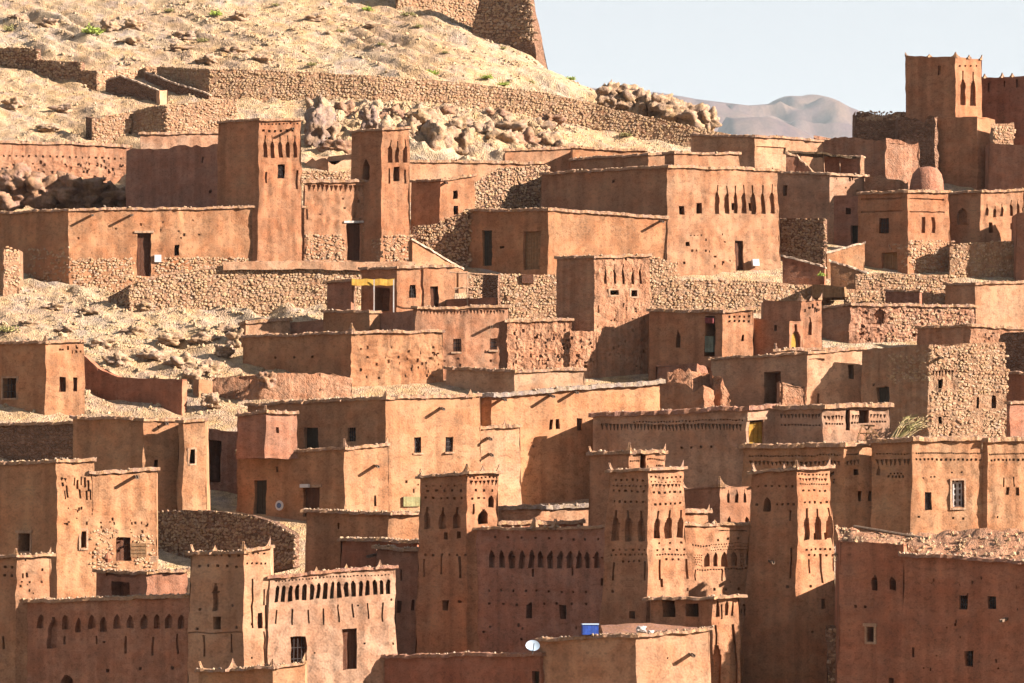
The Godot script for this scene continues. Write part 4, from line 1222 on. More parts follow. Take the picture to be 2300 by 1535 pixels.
# ---------- middle row ----------
func middle_row() -> void:
	begin("mud_house", "narrow house with five tall niches above two small windows", "house", at(1335, 850, 239.0))
	blk({"C": [1336, 580], "L": [1252, 582], "R": [1458, 577], "d": 239.0, "a": 36, "b": 14, "m": "rubbly", "rough": 1.7, "cell": 0.35, "bat": 0.01,
		"hr": [["h", 1365, 1420, 583, 2, 5], ["k", 1360, 598, 638, 5.5], ["k", 1381, 596, 638, 5.5], ["k", 1401, 594, 638, 5.5], ["k", 1422, 602, 638, 5.5], ["k", 1439, 594, 638, 5.5], ["w", 1370, 652, 1390, 663, "f"], ["w", 1417, 652, 1431, 666, "f"], ["p", 1345, 680, 1450, 830, 34, 6]]})
	begin("rough_wall", "rough eroded sunlit mud wall beside the narrow five-niche house", "wall", at(1250, 850, 238.0))
	blk({"C": [1140, 724], "R": [1283, 720], "d": 238.5, "b": 6, "m": "rubbly", "rough": 1.9, "cell": 0.28, "em": "eave", "deep": 4, "hr": [["p", 1150, 740, 1280, 830, 60, 21]]})
	blk({"C": [1280, 744], "R": [1340, 744], "d": 238.7, "b": 8, "m": "rubbly", "rough": 1.9, "cell": 0.28, "eave": false, "deep": 4, "hr": [["p", 1284, 760, 1335, 830, 22, 22]]})
	begin("mud_house", "house with triangle frieze and two barred windows", "house", at(1040, 840, 240.0))
	blk({"C": [934, 694], "R": [1143, 692], "L": [928, 694], "d": 238.5, "b": 2.5, "m": "mud", "thick": 0.12, "hr": [["z", 942, 1136, 698, 706, 26], ["w", 1016, 762, 1034, 791, "gs"], ["w", 1100, 760, 1115, 787, "gs"], ["p", 960, 790, 1130, 835, 12, 7]], "sp": [["R", 1103, 735, 0.6]]})
	begin("mud_house", "wide house with dark front and rough orange side", "house", at(790, 860, 237.5))
	blk({"C": [790, 750], "L": [546, 758], "R": [994, 746], "d": 237.4, "a": 33, "b": 7, "m": "ochre", "rough": 1.5, "thick": 0.13, "hl": [["h", 600, 720, 803, 3, 5]], "hr": [["p", 810, 780, 985, 850, 36, 14]], "horns": [["C", 0.85, 0.7]]})
	begin("roof_room", "dark boxy roof room with yellow awning and white posts", "roof room", at(790, 745, 243.0))
	blk({"C": [788, 633], "L": [735, 636], "R": [794, 633], "d": 243.0, "a": 34, "b": 30, "m": "brown", "base": 752})
	var st := new_st()
	beam(st, px(840, 628, 242.0), px(840, 702, 242.0), 0.07)
	commit(st, "post", M.white)
	st = new_st()
	beam(st, px(884, 628, 241.6), px(884, 702, 241.6), 0.07)
	commit(st, "post", M.white)
	st = new_st()
	beam(st, px(796, 640, 242.4), px(796, 702, 242.4), 0.07)
	commit(st, "post", M.pale)
	st = new_st()
	for i in 6:
		var a := px(790 + i * 16, 626 + (i % 2) * 2, 242.3)
		var b := px(806 + i * 16, 626 + ((i + 1) % 2) * 2, 242.3)
		quad(st, a + Vector3(0, -0.42, 0.25), b + Vector3(0, -0.42, 0.25), b, a)
		quad(st, a, b, b + Vector3(0, 0.1, -1.6), a + Vector3(0, 0.1, -1.6))
	commit(st, "awning", M.yellow)
	begin("roof_room", "lit roof room with brown door and small barred window", "roof room", at(893, 690, 246.0))
	blk({"C": [893, 604], "L": [812, 606], "R": [1020, 598], "d": 245.5, "a": 33, "b": 9, "m": "mud", "base": 752, "hl": [["w", 840, 646, 876, 700]], "hr": [["w", 921, 640, 936, 670, "g"], ["d", 967, 643, 985, 692, "wood"], ["b", 945, 952, 605, 690]]})
	begin("roof_parapet", "shaded roof parapet with lit end in front of the roof rooms", "wall", at(830, 740, 241.0))
	blk({"C": [829, 703], "L": [726, 701], "R": [852, 702], "d": 241.0, "a": 33, "b": 16, "m": "ochre", "base": 756})
	run([[852, 702, 752, 241.3], [890, 702, 752, 240.3], [932, 698, 752, 239.2]], M.brown, 0.3, "", 0.0, 0, 0.0, 0.5, 1.0, 0.0)
	begin("stone_shed", "dark stone shed under pale poles on the roof terrace", "shed", at(1100, 690, 246.0))
	blk({"C": [1118, 616], "L": [1085, 618], "R": [1122, 616], "d": 245.2, "a": 33, "b": 50, "m": "masonry", "base": 720, "eave": false})
	blk({"C": [1112, 668], "L": [1000, 672], "R": [1118, 668], "d": 242.6, "a": 32.5, "b": 50, "m": "red", "base": 720, "eave": false})
	for q in [[1010, 612, 1118, 618, 243.5, "long pale pole laid across the stone shed"], [1020, 648, 1072, 645, 243.2, "short pale pole below the long one"], [1050, 612, 1050, 690, 243.0, "thin upright pole on the roof terrace"]]:
		begin("pole", q[5], "pole", px(q[0], q[1], q[4]))
		st = new_st()
		tube(st, [px(q[0], q[1], q[4]), px(q[2], q[3], q[4] + 0.2)], [0.05, 0.04], 6)
		commit(st, "shaft", M.pale)
	begin("low_house", "low hut with dark front and pale side before the frieze house", "house", at(1155, 880, 235.0))
	blk({"C": [1155, 836], "L": [1003, 830], "R": [1312, 832], "d": 235.0, "a": 33, "b": 8, "m": "sand", "thick": 0.14})
	begin("low_house", "pale flat roofed hut behind the dark fronted house", "house", at(600, 740, 245.0))
	blk({"C": [552, 726], "L": [540, 730], "R": [650, 722], "d": 244.5, "b": 8, "m": "sand", "thick": 0.16})
	blk({"C": [756, 716], "L": [640, 726], "R": [764, 716], "d": 243.6, "a": 32, "b": 50, "m": "brown", "eave": false, "hl": [["w", 728, 730, 752, 748]]})
	begin("mud_house", "red shop house with shaded front and dotted lit side", "house", at(1622, 800, 243.0))
	blk({"C": [1622, 704], "L": [1460, 700], "R": [1692, 696], "d": 235.3, "back": 4.0, "a": 33, "b": 11, "m": "mud", "thick": 0.16, "hl": [["w", 1583, 712, 1606, 800], ["A", 1525, 742, 782, 9]], "hr": [["h", 1630, 1688, 712, 5, 5], ["h", 1632, 1686, 722, 5, 5], ["w", 1665, 752, 1671, 766]]})
	var f := face(px(1575, 705, 236.1), px(1612, 705, 235.45), px(1575, 800, 236.1), px(1612, 800, 235.45))
	st = new_st()
	var r := rect(f, 1586, 714, 1604, 727)
	box_on(st, f, r[0], r[1], r[2], r[3], -0.1, 0.12)
	commit(st, "red_cloth", M.cloth_red)
	st = new_st()
	r = rect(f, 1585, 755, 1604, 792)
	box_on(st, f, r[0], r[1], r[2], r[3], -0.1, 0.1)
	commit(st, "green_cloth", M.cloth_green)
	begin("shrine", "small shrine with yellow arched door beside its horned sunlit turret", "shrine", at(1796, 780, 242.0))
	blk({"C": [1798, 674], "L": [1716, 676], "R": [1846, 674], "d": 237.6, "a": 34, "b": 12, "m": "mud", "hr": [["p", 1804, 682, 1840, 700, 12, 4], ["k", 1820, 712, 752, 9]], "horns": [["L", 0.5], ["C", 0.5], ["R", 0.5], [0.5, 0.3]], "eave": false})
	blk({"C": [1772, 722], "L": [1689, 716], "R": [1802, 722], "d": 235.4, "a": 33, "b": 22, "m": "mud", "eave": false, "hl": [["w", 1741, 730, 1746, 742]], "hr": [["k", 1787, 728, 790, 20]]})
	f = face(px(1773, 722, 235.4), px(1802, 722, 235.8), px(1773, 800, 235.4), px(1802, 800, 235.8))
	st = new_st()
	r = rect(f, 1779, 748, 1791, 800)
	box_on(st, f, r[0], r[1], r[2], r[3], -0.25, -0.2)
	commit(st, "door", M.yellow)
	begin("ruin", "crumbling ruin with jagged sunlit top in the middle", "ruin", at(1580, 920, 228.0))
	blk({"C": [1580, 862], "L": [1478, 858], "R": [1604, 872], "d": 227.4, "a": 33, "b": 18, "m": "rubbly", "jag": 0.5, "rough": 2.4, "cell": 0.25})
	blk({"C": [1556, 828], "L": [1500, 832], "R": [1600, 834], "d": 229.4, "a": 12, "b": 14, "m": "rubbly", "jag": 0.9, "rough": 2.8, "cell": 0.22})
	blk({"C": [1622, 846], "L": [1600, 832], "R": [1638, 880], "d": 228.6, "a": 33, "b": 16, "m": "rubbly", "jag": 0.6, "rough": 2.6, "cell": 0.22})
	begin("low_house", "dark low mound shaped hut left of the jagged ruin", "house", at(1530, 840, 236.0))
	blk({"C": [1568, 818], "L": [1474, 822], "R": [1590, 824], "d": 235.0, "a": 32.5, "b": 25, "m": "rubbly_red", "eave": false, "rough": 2.2, "cell": 0.3})
	begin("mud_house", "shaded house with a broken sunlit breach in its front", "house", at(1812, 905, 230.0))
	blk({"C": [1812, 796], "L": [1598, 808], "R": [1942, 784], "d": 230.4, "a": 33, "b": 12, "m": "sand", "thick": 0.12, "hr": [["b", 1816, 1852, 806, 812], ["w", 1905, 820, 1918, 852], ["s", 1837, 885, 905, 5]], "hl": [["w", 1716, 834, 1754, 908], ["s", 1780, 862, 866, 4]]})
	blk({"C": [1757, 856], "L": [1752, 856], "R": [1808, 866], "d": 227.8, "a": 36, "b": 6, "m": "rubbly", "rough": 2.2, "cell": 0.28, "jag": 0.2})
	begin("roof_parapet", "low sunlit roof parapet between breach house and stone house", "wall", at(1800, 800, 236.0))
	blk({"C": [1742, 788], "R": [1884, 786], "d": 233.6, "b": 6, "m": "sand", "deep": 3, "horns": [["C", 0.6]]})
	begin("stone_house", "square stone house with tiny windows and sawtooth frieze", "house", at(2085, 975, 227.7))
	blk({"C": [2085, 774], "L": [1937, 786], "R": [2258, 770], "d": 227.6, "a": 34, "b": 6, "m": "mortar", "eave": false, "rough": 1.8, "cell": 0.35,
		"hl": [["d", 1972, 870, 1998, 908, "wood_green"], ["s", 1964, 862, 868, 5]], "hr": [["z", 2092, 2146, 832, 844, 7], ["w", 2107, 851, 2117, 873], ["w", 2192, 892, 2199, 918], ["w", 2227, 888, 2236, 918], ["w", 2108, 935, 2116, 950], ["w", 2131, 972, 2137, 983]], "sp": [["R", 2113, 805, 0.6]], "st": [["R", 2088, 772, 2258, 830, 0.27, 110], ["R", 2150, 830, 2258, 885, 0.27, 70], ["R", 2088, 875, 2188, 985, 0.27, 80, 0.1], ["R", 2205, 920, 2258, 985, 0.27, 40], ["L", 1990, 790, 2083, 860, 0.3, 0, 0.3]]})
	begin("mud_house", "dark house wall at the picture's edge behind the stone house", "house", at(2290, 900, 236.0))
	blk({"C": [2380, 740], "L": [2258, 748], "R": [2390, 740], "d": 233.0, "a": 32, "b": 50, "m": "masonry", "eave": false})
	blk({"C": [2390, 842], "L": [2262, 840], "R": [2395, 842], "d": 228.5, "a": 32, "b": 50, "m": "brown"})
	begin("mud_house", "small rose plastered house front at the picture's edge", "house", at(2290, 975, 222.0))
	blk({"C": [2268, 908], "L": [2262, 908], "R": [2370, 906], "d": 221.0, "a": 40, "b": 10, "m": "rose"})
	# left
	begin("mud_house", "house at the slope's foot with two narrow wooden shutters", "house", at(103, 925, 232.4))
	blk({"C": [103, 772], "L": [-80, 774], "R": [187, 769], "d": 232.3, "a": 34, "b": 13, "m": "ochre", "bat": 0.016, "hl": [["w", 6, 850, 38, 895, "gf"]], "hr": [["p", 112, 778, 180, 792, 9, 4], ["w", 132, 848, 146, 882, "S"], ["w", 162, 850, 171, 882, "S"]], "horns": [["C", 0.6], ["R", 0.4]]})
	begin("yard_wall", "long dark red yard wall below the rocky slope", "wall", at(300, 885, 237.5))
	run([[188, 798, 905, 236.6], [218, 826, 905, 236.2], [262, 849, 905, 235.4], [408, 852, 905, 232.8]], M.red, 0.5)
	begin("yard_wall", "short sunlit stub at the end of the dark red yard wall", "wall", at(460, 890, 235.5))
	run([[444, 852, 898, 235.0], [478, 856, 896, 235.4]], M.ochre, 0.8)
	begin("rubble_bank", "sunlit crumbling earth bank behind the horned flat roof", "bank", at(640, 880, 236.0))
	run([[476, 848, 880, 235.6], [560, 845, 880, 235.2], [590, 842, 880, 234.9], [640, 838, 880, 235.0], [720, 838, 880, 235.2], [790, 850, 880, 235.6]], M.rubbly, 1.4, "", 0.0, 0, 0.0, 0.25, 2.8)
	boulder("reddish boulder in the crumbling earth bank", "bank boulders", 600, 855, 44, 32, 234.0, "rock_red")
	boulder("tan boulder in the crumbling earth bank", "bank boulders", 470, 900, 44, 30, 233.0)

# ---------- lower row ----------
func lower_row() -> void:
	begin("mud_house", "tall sunlit house with two barred windows and pointed roof merlons", "house", at(865, 1140, 212.0))
	var tall := blk({"C": [865, 897], "L": [556, 912], "R": [1077, 890], "d": 212.0, "back": 7.0, "a": 34, "b": 15, "m": "ochre", "thick": 0.14, "gravel": 6.0,
		"hl": [["d", 683, 960, 714, 1020, "wood_green"], ["d", 645, 955, 664, 1020, "wood"], ["w", 780, 960, 797, 992, "g"], ["s", 620, 962, 976, 6]], "hr": [["w", 930, 982, 947, 1018, "gs"], ["w", 1001, 981, 1017, 1016, "gs"], ["p", 870, 1060, 1060, 1130, 12, 5]], "sp": [["R", 990, 919, 0.7]], "horns": [["C", 0.55], [0.42, 0.45, 0.3], [0.9, 0.55], [-0.3, 0.3, 0.3], [-0.58, 0.4, 0.3], [0.28, 0.25, 0.25]]})
	blk({"C": [774, 1010], "L": [534, 1020], "R": [872, 1002], "d": 211.2, "a": 32.5, "b": 15, "m": "ochre", "thick": 0.13, "gravel": 2.0,
		"hl": [["d", 570, 1078, 597, 1160, "wood_green"], ["d", 680, 1096, 718, 1160, "wood", "l"], ["s", 622, 1048, 1060, 5]], "hr": [["w", 840, 1112, 846, 1136]], "sp": [["R", 843, 1048, 0.7]], "horns": [["C", 0.75], ["R", 0.6, 0.4], [-0.55, 0.6, 0.5]]})
	var f := face(px(534, 1020, 214.5), px(774, 1010, 211.2), px(534, 1160, 214.5), px(774, 1160, 211.1))
	var st := new_st()
	var r := rect(f, 677, 1088, 696, 1096)
	box_on(st, f, r[0], r[1], r[2], r[3], 0.0, 0.2)
	commit(st, "sign_board", M.tin)
	blk({"C": [596, 928], "L": [533, 934], "R": [664, 932], "d": 212.6, "a": 33, "b": 12, "m": "brown", "base": 1030, "hr": [["s", 622, 960, 974, 6]], "horns": [["C", 0.5], ["L", 0.5]]})
	begin("poster", "faded green painted panel on the tall sunlit house", "poster", px(922, 1138, 212.0))
	var ps := new_st()
	var pr := rect(tall.R, 905, 1116, 943, 1138)
	box_on(ps, tall.R, pr[0], pr[1], pr[2], pr[3], -0.02, 0.1)
	commit(ps, "panel", M.poster)
	begin("disc_sign", "round blue and white disc leaning by the shaded gate", "sign", px(627, 1150, 213.1))
	st = new_st()
	var c := px(627, 1136, 213.0)
	for k in 20:
		var a0 := TAU * k / 20.0
		var a1 := TAU * (k + 1) / 20.0
		var e := Vector3(0.86, 0, 0.5)
		quad(st, c, c, c + (e * cos(a1) + Vector3.UP * sin(a1)) * 0.27, c + (e * cos(a0) + Vector3.UP * sin(a0)) * 0.27)
	commit(st, "disc", M.tin)
	st = new_st()
	c += Vector3(-0.02, 0, 0.04)
	for k in 20:
		var a0 := TAU * k / 20.0
		var a1 := TAU * (k + 1) / 20.0
		var e := Vector3(0.86, 0, 0.5)
		quad(st, c, c, c + (e * cos(a1) + Vector3.UP * sin(a1)) * 0.15, c + (e * cos(a0) + Vector3.UP * sin(a0)) * 0.15)
	commit(st, "emblem", M.faded_blue)
	begin("mud_house", "long ochre house with paired slot windows under layered grey eave", "house", at(1105, 1100, 216.0))
	blk({"C": [1104, 892], "L": [1068, 893], "R": [1484, 862], "d": 216.0, "a": 36, "b": 15, "m": "ochre", "em": "eave_grey", "thick": 0.2, "over": 0.25, "hr": [["w", 1235, 943, 1242, 966], ["w", 1248, 941, 1256, 965], ["w", 1295, 939, 1308, 966, "S"], ["h", 1195, 1205, 1003, 1, 5]], "sp": [["R", 1128, 898, 0.8], ["R", 1235, 890, 0.9], ["R", 1290, 882, 0.7]]})
	blk({"C": [1080, 964], "R": [1168, 958], "d": 213.7, "b": 12, "m": "sand", "deep": 3, "sp": [["R", 1097, 986, 0.8], ["R", 1100, 1022, 0.8]], "horns": [[0.65, 0.5, 0.3]]})
	begin("mud_house", "long shaded house with deep triangle friezes and mauve eave", "house", at(1678, 1090, 217.0))
	blk({"C": [1678, 921], "L": [1334, 938], "R": [1744, 916], "d": 211.2, "back": 5.0, "a": 26.5, "b": 14, "m": "sand", "em": "eave_red", "thick": 0.2, "over": 0.2,
		"hl": [["z", 1350, 1670, 953, 967, 40], ["h", 1420, 1672, [949, 943], 36, 3.4], ["h", 1520, 1610, 1006, 4, 5]], "hr": [["w", 1684, 944, 1716, 998, "l"]]})
	st = new_st()
	f = face(px(1678, 921, 211.2), px(1744, 916, 211.6), px(1678, 1010, 211.2), px(1744, 1010, 211.6))
	r = rect(f, 1685, 948, 1715, 1000)
	for q in 3:
		box_on(st, f, lerpf(r[0], r[2], q / 3.0) + 0.01, r[1], lerpf(r[0], r[2], (q + 1) / 3.0) - 0.01, r[3], -0.28, -0.22)
	commit(st, "yellow_door", M.yellow)
	blk({"C": [1850, 918], "L": [1738, 920], "R": [2000, 913], "d": 210.0, "a": 32, "b": 8, "m": "sand", "em": "eave", "thick": 0.2, "over": 0.22,
		"hl": [["z", 1750, 1846, 930, 940, 12], ["h", 1752, 1846, 955, 13, 4]], "hr": [["z", 1853, 1898, 933, 943, 6], ["h", 1854, 1898, 951, 7, 4.4], ["z", 1914, 1932, 933, 943, 3], ["h", 1912, 1932, 951, 3, 4.4], ["z", 1955, 1994, 931, 941, 5], ["h", 1957, 1994, 949, 6, 4.4], ["w", 1902, 920, 1911, 965], ["w", 1931, 922, 1953, 952]]})
	begin("guest_house", "restored house with white window and two rows of frieze holes", "house", at(2048, 1195, 207.0))
	blk({"C": [1896, 1003], "L": [1670, 1009], "R": [1966, 999], "d": 207.6, "a": 33, "b": 14, "m": "ochre", "em": "eave", "thick": 0.2, "over": 0.22,
		"hl": [["h", 1680, 1890, [1026, 1023], 32, 3.6], ["z", 1682, 1890, 1036, 1046, 22], ["p", 1865, 1060, 1885, 1085, 5, 3]], "hr": [["h", 1900, 1930, 1021, 8, 3.2], ["z", 1900, 1930, 1034, 1044, 4], ["w", 1918, 1053, 1928, 1068], ["w", 1926, 1105, 1934, 1128], ["w", 1950, 1104, 1958, 1128]]})
	blk({"C": [2048, 992], "L": [1960, 998], "R": [2206, 988], "d": 206.0, "a": 33, "b": 6, "m": "ochre", "em": "eave", "thick": 0.2, "over": 0.2,
		"hl": [["h", 1970, 2044, 1020, 12, 3.4], ["z", 1968, 2044, 1032, 1046, 8], ["k", 1974, 1048, 1068, 9], ["h", 1992, 2032, 1071, 5, 5], ["h", 1996, 2028, 1064, 4, 4]],
		"hr": [["h", 2056, 2204, [1020, 1018], 34, 3.4], ["h", 2054, 2204, [1033, 1032], 16, 5], ["s", 2074, 1071, 1075, 4], ["h", 2090, 2104, 1071, 2, 4], ["h", 2128, 2172, 1062, 2, 4], ["w", 2078, 1105, 2093, 1145, "gS"], ["w", 2139, 1080, 2166, 1141, "f"], ["h", 2126, 2176, 1166, 2, 5], ["h", 2062, 2072, 1162, 1, 5]]})
	f = face(px(2048, 992, 206.0), px(2206, 988, 206.4), px(2048, 1195, 206.0), px(2206, 1195, 206.4))
	st = new_st()
	r = rect(f, 2142, 1083, 2163, 1139)
	for q in 2:
		var x0 := lerpf(r[0], r[2], q / 2.0)
		var x1 := lerpf(r[0], r[2], (q + 1) / 2.0)
		box_on(st, f, x0, r[1], x0 + 0.07, r[3], -0.22, -0.15)
		box_on(st, f, x1 - 0.07, r[1], x1, r[3], -0.22, -0.15)
		for k in 5:
			var y := lerpf(r[1], r[3] - 0.1, k / 4.0)
			box_on(st, f, x0 + 0.07, y, x1 - 0.07, y + (0.1 if k < 4 else 0.3) , -0.21, -0.16)
	commit(st, "white_casement", M.white)
	blk({"C": [2218, 992], "L": [2207, 992], "R": [2350, 988], "d": 206.2, "a": 40, "b": 5, "m": "ochre", "em": "eave", "thick": 0.2, "over": 0.2,
		"hr": [["h", 2220, 2330, [1020, 1019], 25, 3.4], ["h", 2222, 2330, 1033, 12, 5], ["w", 2262, 1097, 2269, 1114], ["w", 2284, 1097, 2291, 1114], ["s", 2256, 1072, 1096, 3], ["s", 2280, 1072, 1096, 3], ["h", 2240, 2246, 1163, 1, 5]]})
	begin("low_house", "low house with gravel strewn roof and small sunlit end", "house", at(873, 1330, 196.0))
	blk({"C": [873, 1156], "L": [688, 1150], "R": [946, 1156], "d": 196.0, "a": 32.5, "b": 10, "m": "ochre", "thick": 0.12, "over": 0.22, "gravel": 12.0, "hl": [["w", 757, 1174, 763, 1188]]})
	blk({"C": [938, 1219], "L": [765, 1214], "R": [944, 1219], "d": 192.5, "a": 32.5, "b": 50, "m": "red", "over": 0.2, "gravel": 12.0})
	blk({"C": [944, 1238], "L": [845, 1234], "R": [950, 1238], "d": 189.5, "a": 32.5, "b": 50, "m": "brown", "over": 0.2, "gravel": 10.0, "hl": [["s", 900, 1280, 1302, 5], ["w", 893, 1348, 902, 1378], ["w", 925, 1348, 932, 1372]], "sp": [["L", 838, 1250, 0.5]]})
	begin("mud_house", "dark recessed house wall between slanting shadow house and horned roofs", "house", at(500, 1080, 219.0))
	blk({"C": [548, 972], "L": [452, 960], "R": [556, 972], "d": 218.0, "a": 33, "b": 50, "m": "rubbly_red", "rough": 1.8, "eave": false, "hl": [["w", 462, 988, 496, 1085]]})
	begin("yard_wall", "curving shaded stone yard wall beside the narrow lane", "wall", at(500, 1230, 204.0))
	run([[348, 1150, 1270, 207.2], [400, 1148, 1270, 206.2], [480, 1149, 1268, 204.8], [560, 1158, 1262, 203.4], [620, 1178, 1250, 202.3], [658, 1200, 1240, 201.6]], M.masonry, 0.5, "", 0.27, 300)
	# left side
	begin("mud_house", "shaded stone walled house at the picture's edge under the shutter house", "house", at(168, 1040, 224.0))
	blk({"C": [172, 952], "L": [-80, 958], "R": [180, 952], "d": 222.0, "a": 32, "b": 50, "m": "masonry", "gravel": 10.0})
	begin("mud_house", "broad house with shadow slanting over its sunlit side", "house", at(322, 1130, 213.0))
	blk({"C": [321, 944], "L": [165, 942], "R": [408, 943], "d": 212.6, "a": 33, "b": 14, "m": "ochre", "gravel": 8.0, "bat": 0.015, "hr": [["w", 347, 1032, 355, 1064], ["h", 353, 359, 957, 1, 5]], "sp": [["R", 372, 953, 0.5]]})
	blk({"C": [412, 950], "L": [402, 950], "R": [460, 945], "d": 211.6, "a": 36, "b": 10, "m": "ochre", "gravel": 6.0, "bat": 0.02, "hr": [["w", 425, 1010, 437, 1042, "f"]]})
	begin("mud_house", "tall house with three lattice windows in its sunlit wall", "house", at(128, 1340, 195.0))
	blk({"C": [128, 1041], "L": [-80, 1046], "R": [212, 1036], "d": 195.0, "a": 33, "b": 11, "m": "ochre", "gravel": 6.0, "bat": 0.02,
		"hl": [["w", 42, 1198, 68, 1240, "fl"]], "hr": [["z", 136, 152, 1076, 1084, 2], ["s", 141, 1086, 1094, 5], ["s", 149, 1092, 1120, 5], ["s", 144, 1104, 1124, 3], ["s", 168, 1074, 1092, 4], ["s", 176, 1080, 1100, 5], ["s", 184, 1072, 1090, 4], ["s", 180, 1100, 1120, 5], ["s", 192, 1074, 1096, 4], ["s", 199, 1080, 1104, 4], ["s", 195, 1102, 1122, 5], ["s", 203, 1100, 1122, 3], ["w", 181, 1192, 193, 1232, "f"], ["p", 140, 1140, 205, 1180, 12, 8]], "st": [["R", 200, 1190, 215, 1300, 0.22, 0, 0.6]]})
	blk({"C": [208, 1064], "R": [350, 1058], "d": 195.3, "b": 11, "m": "ochre", "deep": 4, "hr": [["d", 262, 1207, 296, 1262, "wood"], ["p", 215, 1160, 330, 1240, 26, 3]], "sp": [["R", 305, 1072, 0.7]], "st": [["R", 212, 1185, 262, 1275, 0.22, 60, 0.2], ["R", 297, 1200, 345, 1275, 0.22, 30, 0.3]]})
	begin("oven_hut", "rounded mud oven hut with black mouth on the roof yard", "hut", at(270, 1340, 190.0))
	blk({"C": [330, 1290], "L": [216, 1286], "R": [420, 1284], "d": 188.5, "a": 32.5, "b": 8, "m": "brown", "gravel": 10.0, "rough": 2.0, "cell": 0.3, "hl": [["w", 247, 1306, 292, 1350], ["b", 236, 306, 1288, 1294]]})
	for q in [[242, 1250, 14, "small reddish clay jar beside the wooden crate"], [310, 1238, 34, "orange wooden crate in front of the dark plank door"], [345, 1250, 16, "pale small crate at the roof yard's edge"]]:
		begin("crate" if q[2] != 14 else "jar", q[3], "crate" if q[2] != 14 else "jar", px(q[0], q[1] + 14, 189.6))
		st = new_st()
		var s: float = q[2] / F * 189.6
		var o := px(q[0], q[1] + 14, 189.6)
		if q[2] == 14:
			tube(st, [o, o + Vector3.UP * s * 0.6, o + Vector3.UP * s * 1.1, o + Vector3.UP * s * 1.5], [s * 0.35, s * 0.7, s * 0.55, s * 0.3], 10)
			commit(st, "body", M.red)
		else:
			for k in 4:
				box8(st, o + Vector3(-s / 2, k * s * 0.24, 0), Vector3(s, 0, 0), Vector3(0, s * 0.2, 0), Vector3(0, 0, 0.03))
				box8(st, o + Vector3(s / 2, k * s * 0.24, -s * 0.6), Vector3(0.03, 0, 0), Vector3(0, s * 0.2, 0), Vector3(0, 0, s * 0.6))
			box8(st, o + Vector3(-s / 2 + 0.02, 0, -s * 0.6), Vector3(s - 0.04, 0, 0), Vector3(0, s * 0.9, 0), Vector3(0, 0, s * 0.58))
			commit(st, "slats", M.wood_pale if q[2] > 20 else M.sand)

